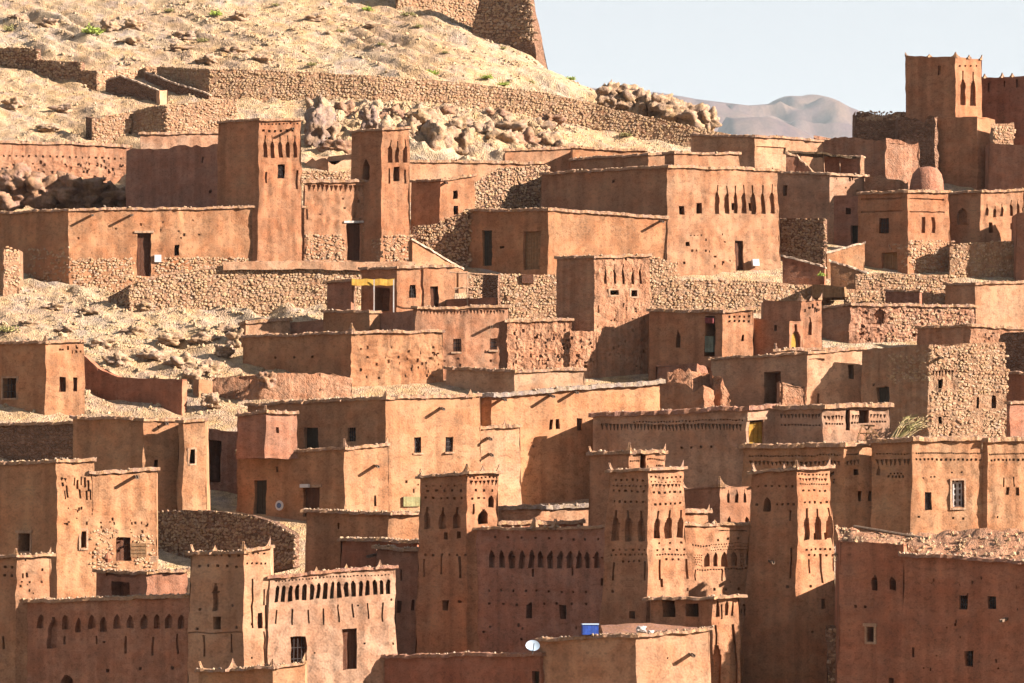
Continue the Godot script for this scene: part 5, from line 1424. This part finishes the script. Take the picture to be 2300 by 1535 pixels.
# ---------- front row: the kasbahs ----------
func front_row() -> void:
	var tower := func(rows: Array) -> Array: return rows
	begin("kasbah_tower", "dark square kasbah tower with horned roof corners and dotted rows", "tower", at(1050, 1490, 186.0))
	blk({"C": [1050, 1066], "L": [945, 1073], "R": [1117, 1064], "d": 185.6, "a": 33, "b": 14, "m": "mud", "bat": 0.022, "thick": 0.1, "over": 0.22,
		"hl": [["h", 950, 1045, [1092, 1089], 6, 3.5], ["h", 950, 1045, [1103, 1101], 5, 5.5], ["h", 948, 1045, [1119, 1118], 6, 5], ["k", 958, 1140, 1190, 14], ["k", 992, 1140, 1188, 17], ["k", 1026, 1140, 1188, 17], ["w", 996, 1196, 1004, 1212], ["w", 1028, 1194, 1036, 1210], ["h", 948, 1055, 1247, 6, 5], ["s", 953, 1256, 1296, 4], ["s", 993, 1248, 1290, 4], ["s", 1033, 1250, 1298, 6], ["w", 994, 1348, 1008, 1374], ["s", 1032, 1348, 1354, 10]],
		"hr": [["h", 1052, 1116, 1074, 8, 4], ["z", 1054, 1116, 1080, 1090, 7], ["h", 1058, 1114, 1101, 3, 5.5], ["h", 1055, 1092, 1120, 3, 5], ["A", 1103, 1112, 1140, 13], ["s", 1063, 1132, 1156, 5], ["A", 1086, 1144, 1180, 22]], "horns": [["L", 0.55], ["C", 0.6], ["R", 0.55], [-0.5, 0.25, 0.3], [0.5, 0.45, 0.3]]})
	begin("kasbah_wall", "shaded curtain wall with a row of pointed blind arches", "wall", at(1200, 1480, 183.0))
	var ah := []
	for i in 12:
		ah.append(["a", 1106 + i * 21.5, 1238, 1276, 13])
	ah.append_array([["h", 1100, 1360, [1208, 1212], 9, 5], ["h", 1095, 1365, 1252, 13, 4], ["s", 1196, 1278, 1296, 5], ["s", 1284, 1276, 1292, 5], ["h", 1085, 1330, [1326, 1332], 9, 5], ["h", 1085, 1330, 1358, 8, 5], ["w", 1183, 1358, 1195, 1390], ["w", 1259, 1360, 1272, 1392], ["s", 1352, 1300, 1316, 7], ["p", 1080, 1400, 1350, 1460, 14, 3]])
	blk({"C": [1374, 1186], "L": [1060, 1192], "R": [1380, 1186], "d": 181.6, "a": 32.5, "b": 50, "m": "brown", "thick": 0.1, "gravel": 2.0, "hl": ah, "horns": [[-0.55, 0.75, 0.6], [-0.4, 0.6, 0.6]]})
	begin("kasbah_wall", "pale parapet strip behind the shaded curtain wall", "wall", at(1200, 1190, 187.0))
	blk({"C": [1110, 1146], "R": [1330, 1140], "d": 187.6, "b": 6, "m": "sand", "deep": 2, "em": "eave_grey", "thick": 0.16})
	blk({"C": [1128, 1180], "R": [1310, 1176], "d": 186.0, "b": 6, "m": "rose", "deep": 1.2})
	begin("kasbah_tower", "central battered kasbah tower covered in ornament with horned top", "tower", at(1455, 1470, 180.0))
	blk({"C": [1456, 1058], "L": [1369, 1062], "R": [1532, 1054], "d": 180.2, "a": 34, "b": 12, "m": "mud", "bat": 0.042, "thick": 0.1, "over": 0.2,
		"hl": [["h", 1376, 1450, 1080, 6, 4.5], ["h", 1374, 1452, 1092, 9, 3.6], ["h", 1372, 1452, 1104, 6, 5], ["h", 1376, 1450, 1128, 6, 4.5], ["k", 1385, 1146, 1216, 17], ["k", 1413, 1146, 1216, 17], ["k", 1441, 1146, 1216, 16], ["h", 1372, 1454, 1236, 6, 4.5], ["h", 1370, 1456, 1247, 9, 3.8], ["h", 1392, 1440, 1261, 4, 4.6], ["s", 1376, 1262, 1304, 4.5], ["s", 1445, 1262, 1304, 4.5], ["h", 1370, 1380, 1330, 1, 6], ["w", 1412, 1372, 1424, 1390]],
		"hr": [["h", 1458, 1530, 1072, 8, 4.4], ["h", 1458, 1530, 1083, 9, 3], ["z", 1462, 1526, 1088, 1096, 8], ["h", 1462, 1530, 1106, 6, 5.4], ["h", 1466, 1530, 1131, 6, 5], ["k", 1477, 1146, 1208, 15], ["k", 1503, 1146, 1208, 15], ["k", 1529, 1146, 1208, 14], ["w", 1471, 1192, 1477, 1208], ["w", 1524, 1186, 1529, 1206], ["h", 1470, 1545, 1219, 3, 5], ["h", 1470, 1545, 1235, 5, 5], ["h", 1474, 1546, 1247, 11, 4], ["s", 1484, 1258, 1304, 5], ["s", 1487, 1300, 1320, 6], ["s", 1542, 1258, 1302, 5], ["h", 1492, 1530, 1258, 3, 4.5], ["h", 1540, 1552, 1325, 1, 7]], "horns": [["L", 0.55], ["C", 0.3], ["R", 0.55]]})
	blk({"C": [1412, 1020], "L": [1324, 1022], "R": [1494, 1018], "d": 184.4, "a": 32.5, "b": 10, "m": "mud", "gravel": 4.0, "hr": [["h", 1414, 1436, 1036, 5, 3.6], ["h", 1452, 1490, 1034, 8, 3.6], ["h", 1470, 1492, 1048, 4, 4], ["w", 1437, 1022, 1449, 1060]], "horns": [["L", 0.5], ["C", 0.65, 0.4], ["R", 0.6]]})
	begin("kasbah_wall", "sunlit kasbah gallery wall with arched niches and lattice panels", "wall", at(1640, 1450, 182.0))
	var gh2 := [["h", 1545, 1588, 1178, 3, 4], ["h", 1551, 1598, 1225, 7, 4]]
	for q in [1589, 1609, 1629, 1649]:
		gh2.append(["a", q, 1241, 1272, 12])
	for q in [1681, 1699, 1717, 1735, 1752]:
		gh2.append(["a", q, 1241, 1272, 10])
	for q in [1222, 1229, 1236]:
		gh2.append(["h", 1596 + (q % 2) * 4, 1750, [q, q - 2], 26, 2.6])
	for q in [1246, 1252, 1258, 1264, 1270]:
		gh2.append(["h", 1556 + (q % 4), 1578, q, 4, 2.8])
		gh2.append(["h", 1660 + (q % 4), 1672, q, 2, 2.8])
	gh2.append_array([["h", 1614, 1678, 1194, 18, 2.8], ["h", 1686, 1756, 1191, 18, 2.8], ["h", 1604, 1760, [1213, 1207], 7, 5], ["h", 1562, 1756, [1281, 1274], 30, 3.8], ["s", 1560, 1282, 1306, 3.6], ["s", 1625, 1280, 1304, 3.6], ["h", 1590, 1762, [1325, 1319], 6, 5], ["w", 1672, 1357, 1682, 1385], ["h", 1700, 1706, 1357, 1, 5], ["p", 1560, 1290, 1750, 1390, 16, 5]])
	blk({"C": [1534, 1182], "R": [1768, 1176], "d": 181.7, "b": 13, "m": "mud", "deep": 3, "thick": 0.1, "gravel": 2.0, "hr": gh2, "sp": [["R", 1716, 1256, 1.6]], "horns": [[0.3, 0.35, 0.3], [0.72, 0.25, 0.25]]})
	blk({"C": [1534, 1152], "R": [1592, 1152], "d": 182.0, "b": 13, "m": "mud", "deep": 1.2, "base": 1195, "horns": [["R", 0.5], [0.3, 0.2, 0.3]]})
	begin("mud_house", "rose block with three short niches behind the gallery wall", "house", at(1617, 1200, 190.0))
	blk({"C": [1617, 1092], "L": [1530, 1098], "R": [1698, 1094], "d": 189.5, "a": 33, "b": 10, "m": "mud", "eave": false, "hr": [["k", 1636, 1100, 1128, 7], ["k", 1655, 1100, 1128, 7], ["k", 1674, 1100, 1128, 7], ["a", 1636, 1160, 1180, 9], ["a", 1676, 1160, 1180, 9]], "horns": [["L", 0.6], ["C", 0.6, 0.6], ["R", 0.4]]})
	begin("kasbah_tower", "tall kasbah tower with shadow line across its sunlit face", "tower", at(1790, 1500, 181.0))
	blk({"C": [1790, 1056], "L": [1690, 1062], "R": [1864, 1052], "d": 181.0, "a": 34, "b": 12, "m": "mud", "bat": 0.036, "thick": 0.1, "over": 0.2,
		"hl": [["h", 1698, 1786, 1092, 6, 4.6], ["A", 1723, 1118, 1150, 16], ["h", 1740, 1786, 1134, 4, 5], ["h", 1696, 1706, 1134, 1, 6], ["s", 1774, 1146, 1170, 4], ["s", 1776, 1230, 1300, 4], ["h", 1765, 1775, 1318, 1, 6]],
		"hr": [["h", 1792, 1862, 1066, 9, 4], ["z", 1795, 1860, 1074, 1080, 9], ["h", 1794, 1862, 1087, 12, 3.4], ["h", 1796, 1862, 1103, 5, 5], ["h", 1798, 1866, 1130, 5, 5.4], ["k", 1811, 1144, 1212, 14], ["k", 1836, 1144, 1212, 14], ["k", 1862, 1142, 1210, 14], ["w", 1803, 1196, 1808, 1212], ["w", 1827, 1196, 1832, 1212], ["w", 1851, 1196, 1857, 1212], ["h", 1804, 1878, 1234, 7, 5], ["h", 1810, 1876, 1247, 5, 5], ["s", 1817, 1256, 1290, 4], ["s", 1845, 1244, 1310, 5], ["s", 1873, 1252, 1284, 4], ["h", 1814, 1828, 1317, 1, 6], ["h", 1872, 1884, 1311, 1, 6], ["w", 1842, 1345, 1852, 1370], ["h", 1876, 1884, 1345, 1, 5], ["h", 1822, 1830, 1420, 1, 6], ["w", 1695, 1480, 1716, 1540, "g"]], "horns": [["L", 0.6], ["C", 0.55], ["R", 0.6], [-0.3, 0.45, 0.3]]})
	begin("rubble_buttress", "crumbling stone buttress at the foot of the right kasbah tower", "buttress", at(1900, 1530, 176.0))
	run([[1858, 1408, 1600, 177.2], [1888, 1412, 1600, 176.6]], M.masonry, 0.8, "", 0.3, 60, 0.2, 0.3, 2.6)
	run([[1884, 1414, 1600, 176.6], [1912, 1490, 1600, 176.2], [1938, 1545, 1600, 175.9]], M.masonry, 0.8, "", 0.3, 80, 0.2, 0.3, 2.6)
	begin("roof_pavilion", "small roof pavilion with thin flat slab roof and open windows", "pavilion", at(1600, 1500, 176.0))
	blk({"C": [1602, 1346], "L": [1464, 1348], "R": [1660, 1342], "d": 176.0, "a": 32, "b": 12, "m": "mud", "over": 0.3, "thick": 0.1, "gravel": 2.0, "bat": 0.01, "hl": [["w", 1490, 1350, 1518, 1388], ["w", 1541, 1356, 1570, 1384]], "hr": [["a", 1614, 1350, 1386, 8], ["a", 1634, 1350, 1384, 8], ["s", 1623, 1358, 1392, 3], ["s", 1648, 1352, 1385, 4], ["k", 1610, 1404, 1560, 17], ["k", 1647, 1402, 1560, 18]]})
	begin("mud_house", "front house with stepped shadow and spout on its pale side", "house", at(1430, 1540, 172.0))
	blk({"C": [1430, 1430], "L": [1212, 1440], "R": [1592, 1415], "d": 172.0, "a": 32.5, "b": 12, "m": "sand", "thick": 0.12, "over": 0.18, "gravel": 5.0, "sp": [["R", 1551, 1472, 0.6]], "hr": [["h", 1498, 1506, 1476, 1, 4]]})
	begin("mud_wall", "dark red wall along the picture's lower edge under the dish", "wall", at(1100, 1540, 175.0))
	blk({"C": [1216, 1472], "L": [862, 1478], "R": [1222, 1472], "d": 174.4, "a": 32.5, "b": 50, "m": "red", "em": "eave_red", "thick": 0.13, "gravel": 2.0, "hl": [["d", 1196, 1508, 1212, 1560, "wood_green"]]})
	begin("roof_mound", "mauve humped mud roof behind the front house", "roof", at(1450, 1440, 175.0))
	var st := new_st()
	st.set_smooth_group(0)
	for i in 12:
		for j in 4:
			var p := []
			for q in [[i, j], [i + 1, j], [i + 1, j + 1], [i, j + 1]]:
				var u: float = 1352 + q[0] * 18.0
				var v: float = 1424 - sin(PI * q[0] / 12.0) * 6.0 * (q[1] / 4.0) - q[1] * 4.0
				var w := px(u, v, 174.4 + q[1] * 0.7 - q[0] * 0.08)
				p.append(w + disp(w))
			quad(st, p[0], p[1], p[2], p[3])
	commit(st, "mud_cover", M.eave_red)
	begin("mud_house", "large dark red house with small barred windows in deep shade", "house", at(2100, 1530, 170.0))
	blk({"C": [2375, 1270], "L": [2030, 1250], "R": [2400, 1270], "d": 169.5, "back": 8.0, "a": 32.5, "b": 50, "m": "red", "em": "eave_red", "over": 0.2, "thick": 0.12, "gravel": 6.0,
		"hl": [["w", 2153, 1338, 2171, 1368, "g"], ["w", 2218, 1341, 2239, 1370, "g"], ["w", 2170, 1460, 2188, 1495, "g"], ["s", 2054, 1453, 1477, 6], ["p", 2060, 1290, 2290, 1520, 16, 8], ["h", 2140, 2146, 1402, 1, 6]], "sp": [["L", 2262, 1393, 0.6]]})
	blk({"C": [2033, 1222], "L": [1888, 1216], "R": [2040, 1222], "d": 173.6, "back": 2.5, "a": 32.5, "b": 50, "m": "red", "eave": false, "rough": 1.6,
		"hl": [["A", 1965, 1296, 1328, 14], ["A", 2002, 1296, 1328, 14], ["w", 1948, 1408, 1964, 1442, "fl"], ["h", 1915, 1955, 1362, 2, 5], ["w", 2000, 1522, 2010, 1545]]})
	begin("rubble", "sunlit rubble and debris heaped on the dark red roof", "rubble", at(2150, 1240, 176.0))
	heap([[1880, 1260, 1180], [1940, 1222, 1194], [2040, 1240, 1200], [2120, 1250, 1196], [2200, 1256, 1188], [2300, 1262, 1192], [2380, 1266, 1200]], 179.4, 260)
	# left kasbah
	begin("kasbah_tower", "small horned kasbah tower at the picture's left edge", "tower", at(36, 1500, 186.0))
	blk({"C": [37, 1254], "L": [-80, 1256], "R": [112, 1249], "d": 185.8, "a": 33, "b": 14, "m": "ochre", "bat": 0.02, "thick": 0.1, "over": 0.2, "gravel": 6.0, "hl": [["h", 2, 34, 1276, 2, 6], ["h", 2, 34, 1295, 2, 6], ["s", 8, 1430, 1460, 6]], "hr": [["s", 56, 1258, 1262, 4], ["s", 52, 1288, 1300, 5], ["s", 61, 1286, 1296, 5], ["s", 95, 1278, 1284, 4], ["p", 44, 1300, 108, 1350, 8, 3]], "horns": [["L", 0.5], ["C", 0.5], ["R", 0.55]]})
	begin("kasbah_wall", "shaded kasbah wall with a long row of pointed arcade niches", "wall", at(250, 1530, 183.0))
	var lh := []
	for i in 12:
		if i == 1 or i == 3 or i == 5:
			continue
		lh.append(["a", 88 + i * 29.0, 1381, 1412, 15])
	lh.append_array([["s", 279, 1430, 1470, 5], ["s", 341, 1432, 1474, 5], ["s", 399, 1424, 1470, 5], ["s", 147, 1428, 1446, 5], ["s", 216, 1428, 1446, 4], ["h", 225, 240, 1443, 1, 5], ["h", 205, 420, [1508, 1500], 3, 7], ["A", 150, 1516, 1550, 28], ["s", 60, 1480, 1494, 7], ["a", 118, 1386, 1456, 24], ["a", 176, 1388, 1420, 13], ["a", 231, 1386, 1420, 13]])
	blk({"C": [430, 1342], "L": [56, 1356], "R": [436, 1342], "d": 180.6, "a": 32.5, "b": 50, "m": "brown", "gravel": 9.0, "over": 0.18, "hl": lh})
	begin("kasbah_tower", "kasbah tower with four roof horns left of the bright gallery front", "tower", at(547, 1530, 178.0))
	blk({"C": [547, 1242], "L": [428, 1248], "R": [606, 1232], "d": 178.0, "a": 32, "b": 14, "m": "sand", "bat": 0.018, "thick": 0.1, "over": 0.18, "gravel": 7.0,
		"hl": [["h", 470, 545, 1248, 4, 5], ["h", 436, 542, 1272, 5, 6], ["a", 482, 1310, 1372, 14], ["h", 470, 494, 1330, 3, 4], ["w", 478, 1386, 1492 - 1000, 1414], ["h", 440, 455, 1368, 1, 6], ["h", 515, 530, 1362, 1, 5], ["h", 436, 450, 1415, 1, 6], ["h", 522, 536, 1410, 1, 6], ["s", 458, 1428, 1474, 5], ["s", 517, 1424, 1466, 5], ["b", 424, 552, 1420, 1423]],
		"hr": [["h", 552, 600, 1244, 4, 4.4], ["h", 550, 600, 1266, 5, 4.6], ["s", 567, 1302, 1412, 5], ["s", 594, 1326, 1360, 4.5], ["s", 599, 1360, 1412, 5], ["w", 581, 1378, 592, 1413, "S"], ["s", 594, 1420, 1488, 3.5], ["h", 560, 570, 1404, 1, 4.4], ["h", 561, 569, 1478, 1, 4.4]], "horns": [["L", 0.6], ["C", 0.65], ["R", 0.65], [-0.55, 0.5, 0.4]]})
	begin("kasbah_facade", "bright sunlit kasbah front with seventeen tall gallery niches", "house", at(610, 1530, 178.0))
	var fh := []
	for i in 17:
		var u := 623.0 + i * 15.5
		var v := lerpf(1316.0, 1300.0, i / 16.0)
		fh.append(["u", u, v + 1.0, v + 37.0, 9.5])
	fh.append_array([["h", 616, 876, [1306, 1290], 34, 3.4], ["s", 622, 1370, 1400, 3.4], ["s", 658, 1368, 1406, 3.6], ["s", 694, 1370, 1402, 3.6], ["s", 728, 1368, 1406, 3.6], ["s", 761, 1358, 1398, 4], ["s", 793, 1358, 1388, 3], ["s", 824, 1356, 1392, 4], ["s", 857, 1356, 1396, 4], ["w", 652, 1430, 686, 1505, "g"], ["d", 768, 1414, 800, 1506, "wood"], ["h", 800, 808, 1361, 1, 4], ["h", 876, 882, 1350, 1, 4.6], ["h", 700, 708, 1465, 1, 4], ["h", 812, 818, 1447, 1, 5], ["h", 878, 886, 1445, 1, 5]])
	blk({"C": [606, 1300], "R": [885, 1274], "d": 178.2, "b": 10, "m": "sand", "deep": 5, "bat": 0.03, "thick": 0.1, "em": "eave_red", "gravel": 3.0, "hr": fh, "horns": [[0.13, 0.35, 0.3], [0.38, 0.4, 0.3], [0.62, 0.4, 0.3], [0.88, 0.5, 0.3]]})
	begin("mud_tower", "low horned tower top rising from the picture's lower edge", "tower", at(612, 1540, 171.0))
	blk({"C": [613, 1504], "L": [450, 1509], "R": [683, 1494], "d": 170.5, "a": 32.5, "b": 14, "m": "ochre", "over": 0.18, "thick": 0.09, "gravel": 8.0, "horns": [["L", 0.55], ["C", 0.5], ["R", 0.6], [-0.55, 0.7, 0.5]]})

func heap(cols: Array, d: float, n: int) -> void:
	var st := new_st()
	st.set_smooth_group(0)
	var hi := []
	for i in cols.size() - 1:
		for s in 6:
			var a: float = s / 6.0
			hi.append([lerpf(cols[i][0], cols[i + 1][0], a), lerpf(cols[i][1], cols[i + 1][1], a), lerpf(cols[i][2], cols[i + 1][2], a)])
	for i in hi.size() - 1:
		for j in 6:
			var p := []
			for q in [[i, j], [i + 1, j], [i + 1, j + 1], [i, j + 1]]:
				var h = hi[q[0]]
				var w := px(h[0], lerpf(h[1], h[2], q[1] / 6.0), d - 3.0 + q[1] * 0.5 - (h[0] - 1880) * 0.008)
				p.append(w + disp(w, 4.0))
			quad(st, p[0], p[1], p[2], p[3])
	var o := commit(st, "mound", M.rubbly)
	var peb := []
	for i in n:
		var k := rng.randi() % hi.size()
		var t := rng.randf()
		var h = hi[k]
		var w := px(h[0] + rng.randf_range(-8, 8), lerpf(h[1], h[2], t), d - 3.1 + t * 3.0 - (h[0] - 1880) * 0.008)
		peb.append(Transform3D(Basis.from_euler(Vector3(rng.randf() * 6.0, rng.randf() * 6.0, rng.randf() * 6.0)) * Basis.from_scale(Vector3(1.5, 0.7, 1.0) * rng.randf_range(0.05, 0.2)), w - org))
	swarm("stones", peb, stone_shapes[0], o)

func small_things() -> void:
	var st: SurfaceTool
	begin("satellite_dish", "pale blue satellite dish on the dark red wall's end", "satellite dish", px(1196, 1468, 173.6))
	st = new_st()
	st.set_smooth_group(0)
	var c := px(1196, 1452, 173.6)
	var ax := Vector3(0.15, 0.3, 0.9).normalized()
	var ex := Vector3.UP.cross(ax).normalized()
	var ey := ax.cross(ex)
	for i in 5:
		for k in 24:
			var p := []
			for q in [[i, k], [i, k + 1], [i + 1, k + 1], [i + 1, k]]:
				var r: float = q[0] / 5.0
				var a: float = TAU * q[1] / 24.0
				p.append(c + ex * cos(a) * r * 0.32 + ey * sin(a) * r * 0.25 + ax * r * r * 0.09)
			quad(st, p[0], p[1], p[2], p[3])
	commit(st, "reflector", M.dish)
	st = new_st()
	beam(st, c - ey * 0.28, c + ax * 0.42, 0.03)
	commit(st, "feed_arm", M.iron)
	st = new_st()
	tube(st, [c - Vector3.UP * 0.35, c - ax * 0.05], [0.03, 0.03], 6)
	commit(st, "mast", M.iron)
	begin("water_tank", "bright blue crate like tank on the front house roof", "tank", px(1324, 1428, 173.4))
	st = new_st()
	var o := px(1306, 1426, 173.4)
	box8(st, o, Vector3(0.70, 0, -0.1), Vector3(0, 0.46, 0), Vector3(0.05, 0, 0.45))
	commit(st, "body", M.blue)
	st = new_st()
	box8(st, o + Vector3(-0.02, 0.44, 0), Vector3(0.74, 0, -0.1), Vector3(0, 0.05, 0), Vector3(0.05, 0, 0.5))
	commit(st, "rim", M.dish)
	for q in [[1440, 1418, 0.3, "white rag bundle lying on the front house eave"], [1462, 1424, 0.2, "smaller white rag beside the bundle on the eave"]]:
		begin("rag", q[3], "rag", px(q[0], q[1], 172.2))
		var b := MeshInstance3D.new()
		b.name = "cloth"
		b.mesh = boulder_shapes[2]
		b.material_override = M.white
		cur.add_child(b)
		b.basis = Basis.from_scale(Vector3(q[2] * 1.5, q[2], q[2]))
		b.position = Vector3.UP * q[2] * 0.2
	# long roof beam, trestle, awning, plants
	begin("roof_beam", "long weathered beam leaning over the rubble on the dark red roof", "beam", px(2085, 1212, 177.0))
	st = new_st()
	tube(st, [px(1918, 1183, 178.6), px(2000, 1197, 177.8), px(2090, 1212, 177.0)], [0.07, 0.075, 0.07], 7)
	commit(st, "log", M.wood_grey)
	begin("trestle", "wooden sawhorse trestle on the roof beside the friezes", "trestle", px(1950, 990, 208.9))
	for q in [[1926, 988, 1937, 955], [1968, 988, 1938, 956], [1942, 990, 1953, 957], [1977, 986, 1952, 957]]:
		st = new_st()
		beam(st, px(q[0], q[1], 208.9), px(q[2], q[3], 208.9), 0.08)
		commit(st, "leg", M.wood_pale)
	st = new_st()
	beam(st, px(1934, 956, 209.0), px(1966, 957, 208.7), 0.09)
	beam(st, px(1928, 974, 209.0), px(1972, 974, 208.7), 0.07)
	commit(st, "rail", M.wood_pale)
	begin("straw_awning", "dark straw awning on thin poles above the terrace house", "awning", px(1850, 390, 270.0))
	st = new_st()
	for i in 16:
		for j in 4:
			var p := []
			for q in [[i, j], [i + 1, j], [i + 1, j + 1], [i, j + 1]]:
				var w := px(1772 + q[0] * 9.6, 338 + q[0] * 0.9, 270.2) + Vector3(0, 0.04 * q[1], -0.75 * q[1])
				p.append(w + disp(w, 3.0))
			quad(st, p[0], p[1], p[2], p[3])
			if j == 0:
				quad(st, p[0] - Vector3.UP * 0.14, p[1] - Vector3.UP * 0.14, p[1], p[0])
			quad(st, p[3] - Vector3.UP * 0.14, p[2] - Vector3.UP * 0.14, p[1] - Vector3.UP * 0.14, p[0] - Vector3.UP * 0.14)
	commit(st, "thatch", M.thatch)
	for q in [[1852, 345, 392], [1800, 340, 380], [1888, 362, 392]]:
		st = new_st()
		tube(st, [px(q[0], q[2], 270.5), px(q[0] - 2, q[1], 270.5)], [0.04, 0.035], 5)
		commit(st, "pole", M.pale)
	begin("terrace_parapet", "stepped pale coped parapet and post of the awning terrace", "wall", px(1900, 395, 269.0))
	run([[1766, 346, 392, 269.5], [1792, 352, 394, 269.3], [1828, 388, 396, 268.8]], M.brown, 0.3, "pale", 0.0, 0, 0.0, 0.5, 1.0, 0.0)
	run([[1850, 352, 394, 271.4], [1938, 354, 396, 270.0]], M.red, 0.3, "pale", 0.0, 0, 0.0, 0.5, 1.0, 0.0)
	run([[1933, 354, 396, 269.9], [1942, 354, 396, 270.0]], M.sand, 0.3, "", 0.0, 0, 0.0, 0.5, 1.0, 0.0)
	begin("brush_pile", "heap of dry palm fronds leaning by the square stone house", "brush", px(2040, 978, 209.6))
	for i in 26:
		st = new_st()
		var b0 := px(2000 + rng.randf() * 40, 982, 209.2 + rng.randf())
		var b1 := b0 + Vector3(rng.randf_range(0.5, 1.3), rng.randf_range(0.5, 1.15), rng.randf_range(-0.3, 0.3))
		tube(st, [b0, b0.lerp(b1, 0.6) + Vector3.UP * 0.1, b1], [0.035, 0.03, 0.012], 4)
		for k in 10:
			var m0 := b0.lerp(b1, 0.45 + k * 0.055) + Vector3.UP * 0.06
			var dd := Vector3(rng.randf_range(-0.1, 0.35), rng.randf_range(0.0, 0.3), rng.randf_range(-0.2, 0.2))
			quad(st, m0, m0 + dd * 0.5 + Vector3(0, -0.03, 0), m0 + dd, m0 + dd * 0.5 + Vector3(0, 0.03, 0))
		commit(st, "frond", M.straw if i % 3 else M.leaf_dry)
	var spots := [[205, 92, 40, 26, "bright green shrub below the upper boulders near the stepped wall"], [485, 40, 26, 18, "light green shrub high on the slope, leftmost of two"], [455, 84, 22, 14, "yellowish shrub on the slope above the retaining wall's start"], [825, 28, 22, 16, "green shrub near the hilltop wall"], [915, 38, 30, 14, "yellowish low shrub below the hilltop wall"], [970, 163, 28, 16, "dark green shrub right above the middle of the retaining wall"], [1095, 182, 26, 14, "dark shrub on top of the retaining wall, left of a pair"], [1130, 188, 24, 12, "dark shrub on top of the retaining wall, right of a pair"], [1190, 188, 22, 12, "small dark shrub above the wall where it bends down"], [1255, 152, 26, 18, "olive shrub on the skyline slope below the hilltop tower"], [1365, 196, 24, 16, "green shrub just above the jagged crest boulders"], [1280, 182, 24, 12, "low green shrub on the slope near the crest"], [1405, 312, 28, 14, "yellow green shrub at the foot of the retaining wall's end"], [765, 70, 20, 10, "small dry shrub in the middle of the upper slope"], [940, 72, 20, 12, "small dark shrub on the upper slope's smooth part"], [15, 750, 40, 24, "yellow green shrub on the lower slope at the picture's edge"], [20, 65, 20, 20, "dry shrub beside boulders at the picture's upper edge"], [1130, 112, 12, 10, "tiny dark shrub on the smooth slope under the hilltop tower"], [855, 112, 18, 10, "small dry shrub midway between retaining wall and hilltop wall"], [700, 155, 22, 12, "small grey green shrub touching the retaining wall's top"], [1000, 118, 14, 8, "tiny shrub above the dark green one"], [620, 20, 16, 10, "tiny dry shrub at the picture's upper edge"], [380, 30, 18, 12, "small dry shrub among the upper boulders"], [1290, 160, 18, 12, "tiny olive shrub beside the skyline shrub"]]
	for i in spots.size():
		var q = spots[i]
		shrub(q[4], q[0], q[1], q[2], q[3], "leaf" if i in [0, 1, 5, 6, 7, 10, 11, 3] else "leaf_dry")
	begin("shrub", "green bush by the ramp right of the seven-niche house", "shrub", px(1845, 620, 254.6), "shrubs on the hillside")
	var b := MeshInstance3D.new()
	b.name = "foliage"
	b.mesh = shrub_shapes[0]
	b.material_override = M.leaf
	cur.add_child(b)
	b.basis = Basis.from_scale(Vector3(0.7, 0.7, 0.7))
